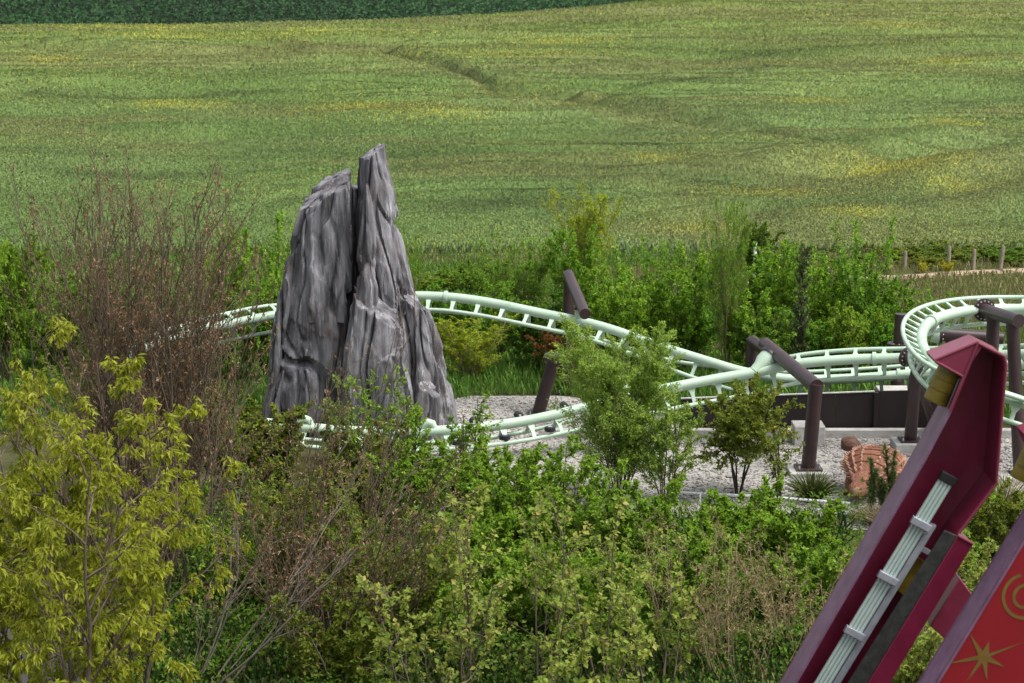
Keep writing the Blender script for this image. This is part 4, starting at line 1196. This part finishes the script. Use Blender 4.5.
hedge('feathery', 472, 66.5, 318, 'yellow brown thin shrub under the track hump beside the rock', 85, (2.0, 1.35, .8))
hedge('bush', 440, 84, 278, 'brownish low scrub in the gap right of the rock', 80, (1.3, 1.0, .9))
hedge('low', 490, 84, 272, 'grey green low scrub before the crop between rock and feathery bush', 80, (.9, .85, .8))
hedge('feathery', 520, 74, 238, 'feathery green bush left of the arm over the hump', 85, (1.05, 1.05, 1))
hedge('sapling', 574, 72, 232, 'leafy green sapling right behind the arm over the hump', 60, G1)
hedge('feathery', 588, 82, 192, 'tall thin yellowish feathery sapling highest above the arm', 75, (1.9, 1.3, .8))
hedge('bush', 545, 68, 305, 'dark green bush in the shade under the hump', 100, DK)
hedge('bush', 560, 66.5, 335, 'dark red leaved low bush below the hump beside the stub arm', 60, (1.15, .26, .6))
hedge('shoots', 622, 71, 240, 'green bush of curved pointed shoots right of the tall yellowish sapling', 85, G1)
hedge('bush', 612, 68, 290, 'mid green bush behind the falling track right of the arm', 90, G3)
hedge('shoots', 655, 72, 236, 'spiky green shoots in the middle of the hedgerow', 60, G1)
hedge('bush', 665, 72, 295, 'light green bush with a sandy gap behind it', 90, G3)
hedge('sapling', 700, 74, 252, 'round headed pale green sapling left of the birch', 70, G3)
hedge('feathery', 727, 67, 205, 'slender pale birch like sapling with tan stem in the hedgerow', 60, (1.1, 1.05, 1.2))
hedge('bush', 690, 69, 310, 'dark bush low behind the falling track left of the birch', 100, G2)
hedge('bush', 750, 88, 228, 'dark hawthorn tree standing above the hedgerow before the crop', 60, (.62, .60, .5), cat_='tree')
hedge('sapling', 768, 74, 250, 'bright green sapling under the dark hawthorn', 75, G1)
hedge('sapling', 793, 72, 246, 'bright green sapling beside the dark conifer', 65, G3)
hedge('conifer', 801, 66, 250, 'narrow dark conifer among the bright saplings', 26, G1, cat_='conifer')
hedge('bush', 760, 66.5, 318, 'pale speckled bush above the top of the cranked support', 90, (1.25, 1.15, 1.5))
hedge('bush', 812, 67, 320, 'green bush at the foot of the dark conifer', 90, G2)
hedge('sapling', 842, 72, 262, 'rounded green sapling left of the tallest hedgerow sapling', 70, G1)
hedge('shoots', 868, 69, 222, 'tallest bright green hedgerow sapling with layered tips', 95, (1.05, 1.1, 1))
hedge('bush', 850, 66.5, 312, 'yellow flecked bush in front of the tallest sapling', 85, (1.3, 1.1, .9))
hedge('bush', 885, 67, 318, 'deep green bush left of the far brown post', 80, G2)
hedge('shoots', 938, 72, 286, 'sparse low sprigs behind the banked curve', 50, G1)
hedge('low', 630, 90, 266, 'brown green low hedge before the crop in mid picture', 120, (.95, .7, .7))
hedge('low', 720, 90.5, 262, 'low dark scrub before the crop left of the hawthorn', 110, (.8, .7, .6))
hedge('low', 800, 91, 258, 'low dark scrub before the crop right of the hawthorn', 120, (.8, .75, .6))
hedge('low', 925, 92.4, 250, 'low brown hedge left of the posts before the crop', 110, (.95, .68, .6))
hedge('low', 990, 92.4, 250, 'low brownish green hedge behind the right posts', 110, (.8, .68, .6))
hedge('low', 1050, 92.4, 250, 'low green hedge running out at the right edge', 110, (.7, .72, .6))
hedge('sapling', 606, 70, 270, 'fresh green sapling between the arm over the hump and the curved shoots', 60, G3)
hedge('sapling', 640, 68.5, 284, 'bushy fresh green sapling above the falling track left of the sandy gap', 70, G3)
hedge('sapling', 684, 68, 274, 'fresh green sapling just left of the slender birch', 65, G1)
hedge('sapling', 748, 67, 292, 'leafy sapling right of the slender birch above the cranked support', 65, G3)
hedge('sapling', 822, 70, 268, 'fresh green sapling right of the narrow conifer', 65, G3)
hedge('sapling', 888, 69, 284, 'leafy sapling at the right end of the dense hedgerow', 60, G1)
hedge('sapling', 500, 70, 284, 'green sapling between the feathery bush and the rock above the track', 60, G1)
hedge('bush', 455, 70, 292, 'dark green bush behind the hump just right of the rock', 80, G2)
for px, lab in ((922, 'yellow broom tuft left of the grey post'), (946, 'yellow broom tuft at the foot of the grey post')):
    hedge('feathery', px, 88.4, 262, lab, 16, (2.9, 1.6, .5), name='broom_tuft', group='yellow broom tufts before the field')

# --- birch-like feathery sapling in front of the track
r = rg(21)
g, w = skeleton(r, 4.35, 1.5, 13, [(18, .10, .98, .65, .38, .02), (11, .1, 1, .65, .5, -.03)], r0=.022, wig=.07)
plant('birch_sapling', (at(620, 480, 52.5).x, 52.5, 0), 'feathery light green sapling hiding the middle of the low track', 'tree', g, w,
      [leaves_np(r, g[2][0], 20, .0, .07, .45, .3, .5, scatter=.03), leaves_np(r, g[1][0], 20, .1, .07, .45, .2, .5, scatter=.03), leaves_np(r, g[0][0], 20, .6, .07, .4)], M_bark, LM_feath, names=('trunk', 'crown'))
r = rg(22)
g, w = skeleton(r, 2.7, 1.1, 7, [(11, .15, .98, .7, .4, .0), (8, .1, 1, .65, .5, -.02)], r0=.025, wig=.07)
plant('birch_sapling', (at(664, 480, 51.8).x, 51.8, 0), 'smaller feathery sapling right of the tall feathery one', 'tree', g, w,
      [leaves_np(r, g[2][0], 14, .0, .075, .42, .3, .6), leaves_np(r, g[1][0], 12, .1, .075, .42, .2, .6)], M_bark, LM_feath, names=('trunk', 'crown'))
# --- small maple
r = rg(23)
g, w = skeleton(r, 3.0, 1.3, 6, [(15, .40, .98, 1.05, .46, -.04), (10, .1, 1, .8, .5, -.03)], r0=.035, wig=.07, S0=10)
plant('maple_tree', (at(738, 485, 52.6).x, 52.6, 0), 'small maple with layered olive crown and dark stems before the brown wall', 'tree', g, w,
      [leaves_np(r, g[2][0], 20, .0, .08, .6, .1, .5), leaves_np(r, g[1][0], 16, .3, .08, .6, .1, .5)], M_barkd, LM_maple, names=('trunk', 'crown'))
r = rg(24)
g, w = skeleton(r, 2.1, .6, 4, [(8, .15, .98, .8, .28, .02), (4, .2, 1, .8, .5, 0)], r0=.02, wig=.06)
plant('maple_sapling', (at(782, 488, 52.6).x, 52.6, 0), 'thin young maple between the small maple and the cranked support', 'tree', g, w,
      [leaves_np(r, g[2][0], 9, .0, .08, .6, .2, .5), leaves_np(r, g[1][0], 6, .3, .085, .6)], M_barkd, LM_maple, names=('trunk', 'crown'))

# --- front shrubs, bright green
def shrub(seed, px, Y, top, wpx, label, lm, wm=M_bark, size=.085, dens=1.0, n0=14, name='green_shrub', asp=.62, lv1=11, lv2=7, group='leafy shrubs in front of the track', tips=None, hvar=.4):
    r = rg(seed)
    H = max(at(px, top, Y).z, .6); R = wpx / 2 / FPX * Y
    g, w = skeleton(r, H, R * .82, n0, [(lv1, .12, .98, .75, .36, .03), (lv2, .1, 1, .8, .45, .01)], r0=.028, wig=.07, hvar=hvar, base=.3)
    l = [leaves_np(r, g[2][0], int(14 * dens), .05, size, asp, .15, .45), leaves_np(r, g[1][0], int(12 * dens), .25, size, asp, .1, .45), leaves_np(r, g[0][0], int(14 * dens), .7, size, asp)]
    return plant(name, (at(px, top, Y).x, Y, 0), label, 'shrub', g, w, l, wm, lm, group)
shrub(31, 430, 49, 440, 150, 'bright green shrub below the right foot of the rock', LM_bright)
shrub(32, 505, 48, 452, 150, 'bright green shrub left of the feathery sapling', LM_bright)
shrub(33, 560, 46.5, 452, 150, 'dense bright green shrub at the foot of the feathery sapling', LM_bright)
shrub(34, 480, 45, 492, 190, 'broad dark rooted green shrub in the middle front', LM_bright)
shrub(35, 350, 50, 428, 120, 'olive green shrub under the left foot of the rock', LM_maple, dens=.7)
shrub(36, 640, 46.5, 486, 150, 'bright green shrub under the smaller feathery sapling', LM_bright)
shrub(37, 715, 46.5, 503, 150, 'bright green shrub just below the white pipe rail', LM_bright)
shrub(38, 790, 47, 508, 150, 'bright green shrub below the right end of the white rail', LM_bright)
shrub(39, 690, 43, 535, 200, 'mid green shrub behind the dry brown stems', LM_bright)
shrub(40, 800, 43, 545, 150, 'green shrub against the lower edge of the maroon arm', LM_bright)
shrub(59, 272, 52.6, 411, 62, 'small olive bush hiding the end of the low track left of the rock foot', LM_maple, dens=1.3)
shrub(56, 455, 41.5, 560, 200, 'fresh green shrub behind the lowest lime sapling', LM_bright, dens=.9)
shrub(57, 610, 40.5, 575, 200, 'fresh green shrub at the bottom edge behind the lime leaves', LM_bright, dens=.9)
shrub(58, 340, 38.5, 600, 190, 'dark olive shrub at the bottom edge among bare twigs', LM_maple, dens=.7)
shrub(41, 390, 41, 500, 220, 'shaded olive shrub tangled with bare twigs', LM_maple, dens=.7)
shrub(42, 560, 42, 545, 190, 'dark green shrub behind the lime leaved saplings', LM_bright, dens=.8)
shrub(43, 765, 50, 478, 40, 'upright pale green sprig between maple and rail', LM_bright, n0=5, lv1=8, lv2=4)
shrub(44, 860, 44, 560, 120, 'low green shrub tucked behind the maroon arm', LM_bright)
shrub(45, 975, 48, 470, 90, 'green shrub seen between the two ride arms', LM_feath, dens=.8)
shrub(53, 1000, 46, 488, 110, 'dark leafy shrub beneath the yellow weight of the red arm', LM_maple, dens=.9)
shrub(54, 955, 45, 525, 90, 'green shrub directly behind the wide end of the maroon arm', LM_feath)
shrub(46, 975, 40, 560, 120, 'pale flowering shrub low between the two ride arms', LM_lime, dens=.7)
shrub(47, 910, 36, 625, 110, 'lime green shrub under the lower beam of the maroon arm', LM_lime, dens=.7)
shrub(48, 246, 52, 392, 130, 'olive green shrub behind bare twigs left of the rock foot', LM_maple, dens=.8)
shrub(49, 175, 53, 372, 150, 'olive shrub under the left end of the humped track', LM_maple, dens=.8)
shrub(50, 310, 43, 468, 190, 'olive shrub mixed with bare brown twigs below the rock', LM_maple, dens=.7)
shrub(51, 90, 52, 350, 150, 'olive shrub behind the top of the yellow leaved trees', LM_maple, dens=.8)
shrub(55, 345, 51, 433, 110, 'green and rust tinged shrub before the middle of the rock foot', LM_maple, dens=.9)
shrub(52, 250, 44, 500, 170, 'dim green shrub under the grey fanning branches', LM_bright, dens=.6)
for q, (px, top, lab) in enumerate(((375, 372, 'tall leafy shoot in front of the middle of the rock'), (412, 398, 'leafy shoot in front of the right foot of the rock'), (352, 376, 'thin leafy shoot before the dark cleft of the rock'), (468, 405, 'leafy shoot over the gravel right of the rock'))):
    shrub(60 + q, px, 50.5, top, 36, lab, LM_bright, n0=4, lv1=13, lv2=4, size=.08, name='leafy_shoot', dens=.8, group='leafy shoots before the rock', hvar=.25)

# --- lime leaved saplings nearest the viewer
def lime(seed, px, Y, top, wpx, label, lm=LM_lime, size=.105, n0=4, lean=(0, 0, 0), wm=M_bark, per=4, l1=12, l2=5):
    r = rg(seed)
    H = at(px, top, Y).z; R = wpx / 2 / FPX * Y
    g, w = skeleton(r, H, R * 1.1, n0, [(l1, .15, .99, .85, .34, .02), (l2, .2, 1, .7, .45, .02)], r0=.028, wig=.06, hvar=.35, base=.35, lean=lean)
    l = [leaves_np(r, g[2][0], per, .3, size, .75, .2, .5), leaves_np(r, g[1][0], per, .5, size, .75, .2, .5), leaves_np(r, g[0][0], 8, .8, size, .7)]
    return plant('lime_sapling', (at(px, top, Y).x, Y, 0), label, 'sapling', g, w, l, wm, lm, 'lime leaved saplings in the front')
lime(71, 468, 38.5, 478, 110, 'lime leaved sapling with the highest tip in the middle front')
lime(72, 535, 38, 520, 130, 'lime leaved sapling between the highest one and the brown stemmed one')
lime(73, 610, 38.5, 500, 140, 'lime leaved sapling with a brown stem right of the middle front')
lime(74, 430, 37, 580, 150, 'low lime leaved sapling at the bottom edge left of the middle')
lime(75, 660, 38, 565, 150, 'lime leaved sapling left of the dry brown stems')
lime(76, 570, 36, 600, 190, 'low lime leaved sapling at the bottom edge in the middle')

# --- dry tan stemmed shrub right front
r = rg(81)
for sd, px, Y, top, wpx, lab in ((81, 745, 39, 545, 190, 'thin dry tan stems with brown tips before the green shrubs'), (82, 690, 40, 520, 150, 'taller tan twigs mixed with the green shrub left of the dry stems'), (83, 800, 41, 540, 130, 'dry twigs beside the lower edge of the maroon arm')):
    r = rg(sd); H = at(px, top, Y).z; R = wpx / 2 / FPX * Y
    g, w = skeleton(r, H, R * .95, 15, [(8, .2, .98, .6, .34, .04), (3, .2, 1, .5, .45, .03)], r0=.014, wig=.08, hvar=.5, base=.5)
    plant('dry_shrub', (at(px, top, Y).x, Y, 0), lab, 'shrub', g, w, [leaves_np(r, g[2][0], 3, .4, .085, .3, 0, .9), leaves_np(r, g[1][0], 4, .5, .085, .3, 0, .9)], M_barkt, LM_dry, 'dry tan twiggy shrubs in the front')

# --- bare reddish shrubs
def bare(seed, px, Y, top, R, label, n0=30, lean=(0, 0, 0), buds=3, wm=M_barkr, lm=LM_bud, l1=10, l2=5, r0=.03, bs=.075, wig=.05, basepx=None, hs=1.0, hvar=.45):
    r = rg(seed)
    H = at(px, top, Y).z * hs
    g, w = skeleton(r, H, R, n0, [(l1, .25, .98, .42, .36, .05), (l2, .2, 1, .42, .45, .04)], r0=r0, wig=wig, hvar=hvar, base=.22, lean=lean, S0=11)
    l = [leaves_np(r, g[2][0], buds, .35, bs, .38, 0, 1.2), leaves_np(r, g[1][0], buds, .6, bs, .38, 0, 1.2)]
    return plant('bare_shrub', (at(px, top, Y).x, Y, 0), label, 'shrub', g, w, l, wm, lm, 'bare budding reddish shrubs on the left')
bare(91, 142, 46, 192, 2.3, 'tall bare reddish shrub with pinkish buds above the yellow leaved tree', n0=84, buds=5, hvar=.34, r0=.03)
bare(92, 205, 44, 330, 2.6, 'bare brown shrub in front of the left foot of the rock', n0=20, lean=(.22, 0, 0), buds=2)
bare(93, 300, 42, 430, 2.4, 'bare brown shrub below the rock foot beside the bright green shrubs', n0=17, lean=(.3, 0, 0), buds=2)
bare(94, 320, 40, 500, 2.4, 'low bare brown thicket in the lower left of the middle', n0=24, lean=(.3, 0, 0), buds=2)
bare(95, 200, 38.5, 480, 2.2, 'grey bare branches fanning right beside the yellow leaved tree', n0=8, lean=(.8, .1, .15), wm=M_barkg, r0=.028, buds=3, hs=1.05, wig=.07)
bare(96, 110, 40, 350, 1.8, 'bare brown twigs behind the top of the yellow leaved tree', n0=18, buds=2)

# --- yellow leaved tree
def yellow(seed, px, Y, top, R, label, n0, lean=(0, 0, 0)):
    r = rg(seed); H = at(px, top, Y).z
    g, w = skeleton(r, H, R, n0, [(11, .2, .98, .75, .36, .04), (5, .2, 1, .7, .45, .02), (3, .3, 1, .6, .5, -.02)], r0=.05, wig=.06, hvar=.3, base=.12, lean=lean, S0=11)
    tw = g[3][0]; tw = tw[r.random(len(tw)) < .85]
    l = [leaves_np(r, tw, 10, .5, .125, .34, 1.1, .3, .12, tip=True, scatter=.035), leaves_np(r, g[2][0], 9, .6, .125, .34, 1.1, .3, .12, tip=True, scatter=.035), leaves_np(r, g[1][0], 10, .6, .125, .34, 1.1, .3, .12, tip=True, scatter=.04)]
    return plant('yellow_leaved_tree', (at(px, top, Y).x, Y, 0), label, 'tree', g, w, l, M_bark, LM_yell, 'yellow leaved trees at the left', names=('trunk', 'crown'))
yellow(101, 105, 34, 362, 1.7, 'yellow green tree with drooping leaf tufts in the lower left', 6)
yellow(102, 15, 36, 300, 1.9, 'yellow green tree cut by the left edge, taller than its neighbour', 5)
yellow(104, -12, 33, 450, 1.3, 'yellow green tree almost wholly beyond the left edge', 5)
yellow(103, 50, 31.5, 470, 1.5, 'low yellow green tree in the bottom left corner', 5)

# --- planting round the statue
def tuft(seed, px, py, Y, top, label, lm, n0=60, R=.5, wid=.016, cat_='plant', name='grass_clump'):
    r = rg(seed); H = at(px, top, Y).z
    root = thing(name, (0, 0, 0), label, cat_)
    a = r.uniform(0, 6.28, n0); u = np.sqrt(r.random(n0)); tl = .75 * u
    O = np.stack([np.cos(a) * .15 * u, np.sin(a) * .15 * u, np.zeros(n0)], 1)
    D = np.stack([np.cos(a) * np.sin(tl), np.sin(a) * np.sin(tl), np.cos(tl)], 1)
    P = grow(r, O, D, H * r.uniform(.8, 1.25, n0), 8, .05, -.13)
    V, F = tubes_np(P, wid, wid * .3, 3)
    np_mesh('blades', V, F, lm, root, attrs={'rnd': np.repeat(r.random(n0), 24)})
    root.location = (at(px, py, Y).x, Y, 0)
    return root
LM_straw = leafmat('straw_blade', [(0, (.12, .12, .04)), (.5, (.26, .21, .10)), (1, (.42, .36, .22))], .3)
LM_gblade = leafmat('green_blade', [(0, (.04, .07, .012)), (.5, (.085, .12, .025)), (1, (.16, .17, .05))], .3)
tuft(111, 812, 490, 52.2, 474, 'olive spiky grass clump at the foot of the cranked support', LM_gblade, 260, wid=.02)
tuft(112, 876, 520, 50.0, 505, 'straw coloured grass clump before the dinosaur statue', LM_straw, 220, wid=.014)
tuft(113, 893, 520, 49.5, 508, 'straw coloured grass clump against the maroon arm', LM_straw, 200, wid=.014)
tuft(114, 858, 520, 50.5, 512, 'green grass clump under the head of the statue', LM_gblade, 160, wid=.014)
tuft(115, 1003, 478, 51, 470, 'straw grass clump behind the gap between the ride arms', LM_straw, 160, wid=.014)
for q, (px, top, lab) in enumerate(((872, 462, 'small dark pine before the shoulder of the statue'), (884, 472, 'short dark pine sprig in the middle before the statue'), (892, 448, 'taller dark pine candle before the hind leg of the statue'), (985, 495, 'blue green pine between the two ride arms'))):
    r = rg(120 + q); Y = 51.2; H = at(px, top, Y).z
    g, w = skeleton(r, H, .16, 3, [(26, .1, .99, .45, .13, .10), (5, .1, 1, .5, .5, .06)], r0=.025, wig=.03, hvar=.4)
    plant('young_pine', (at(px, top, Y).x, Y, 0), lab, 'conifer', g, w, [leaves_np(r, g[2][0], 8, .0, .10, .12, 0, .9), leaves_np(r, g[1][0], 12, .1, .12, .12, 0, .9)], M_barkd, LM_con, 'young pines round the statue')

# --- undergrowth: low leaves nobody could count
r = rg(131)
n = 42000
Y = r.uniform(36, 51.5, n); X = r.uniform(-.20, .17, n) * Y
h = (fbm(X / 1.6, Y / 1.6, 3, 7) ** 1.3) * 1.1
O = np.stack([X, Y, h * r.random(n) ** .5], 1)
P = np.stack([O, O + r.normal(0, .08, (n, 3)) + np.array([0, 0, .06])], 1)
V, F, R = leaves_np(r, P, 1, .0, .10, .6, .1, .4)
u = np_mesh('undergrowth', V, F, LM_bright, attrs={'rnd': R * .28})  # leaf tones held to the dark end, standing for shade under the shrubs
tag(u, 'low leafy undergrowth filling the ground between the front shrubs', 'undergrowth', kind='stuff')
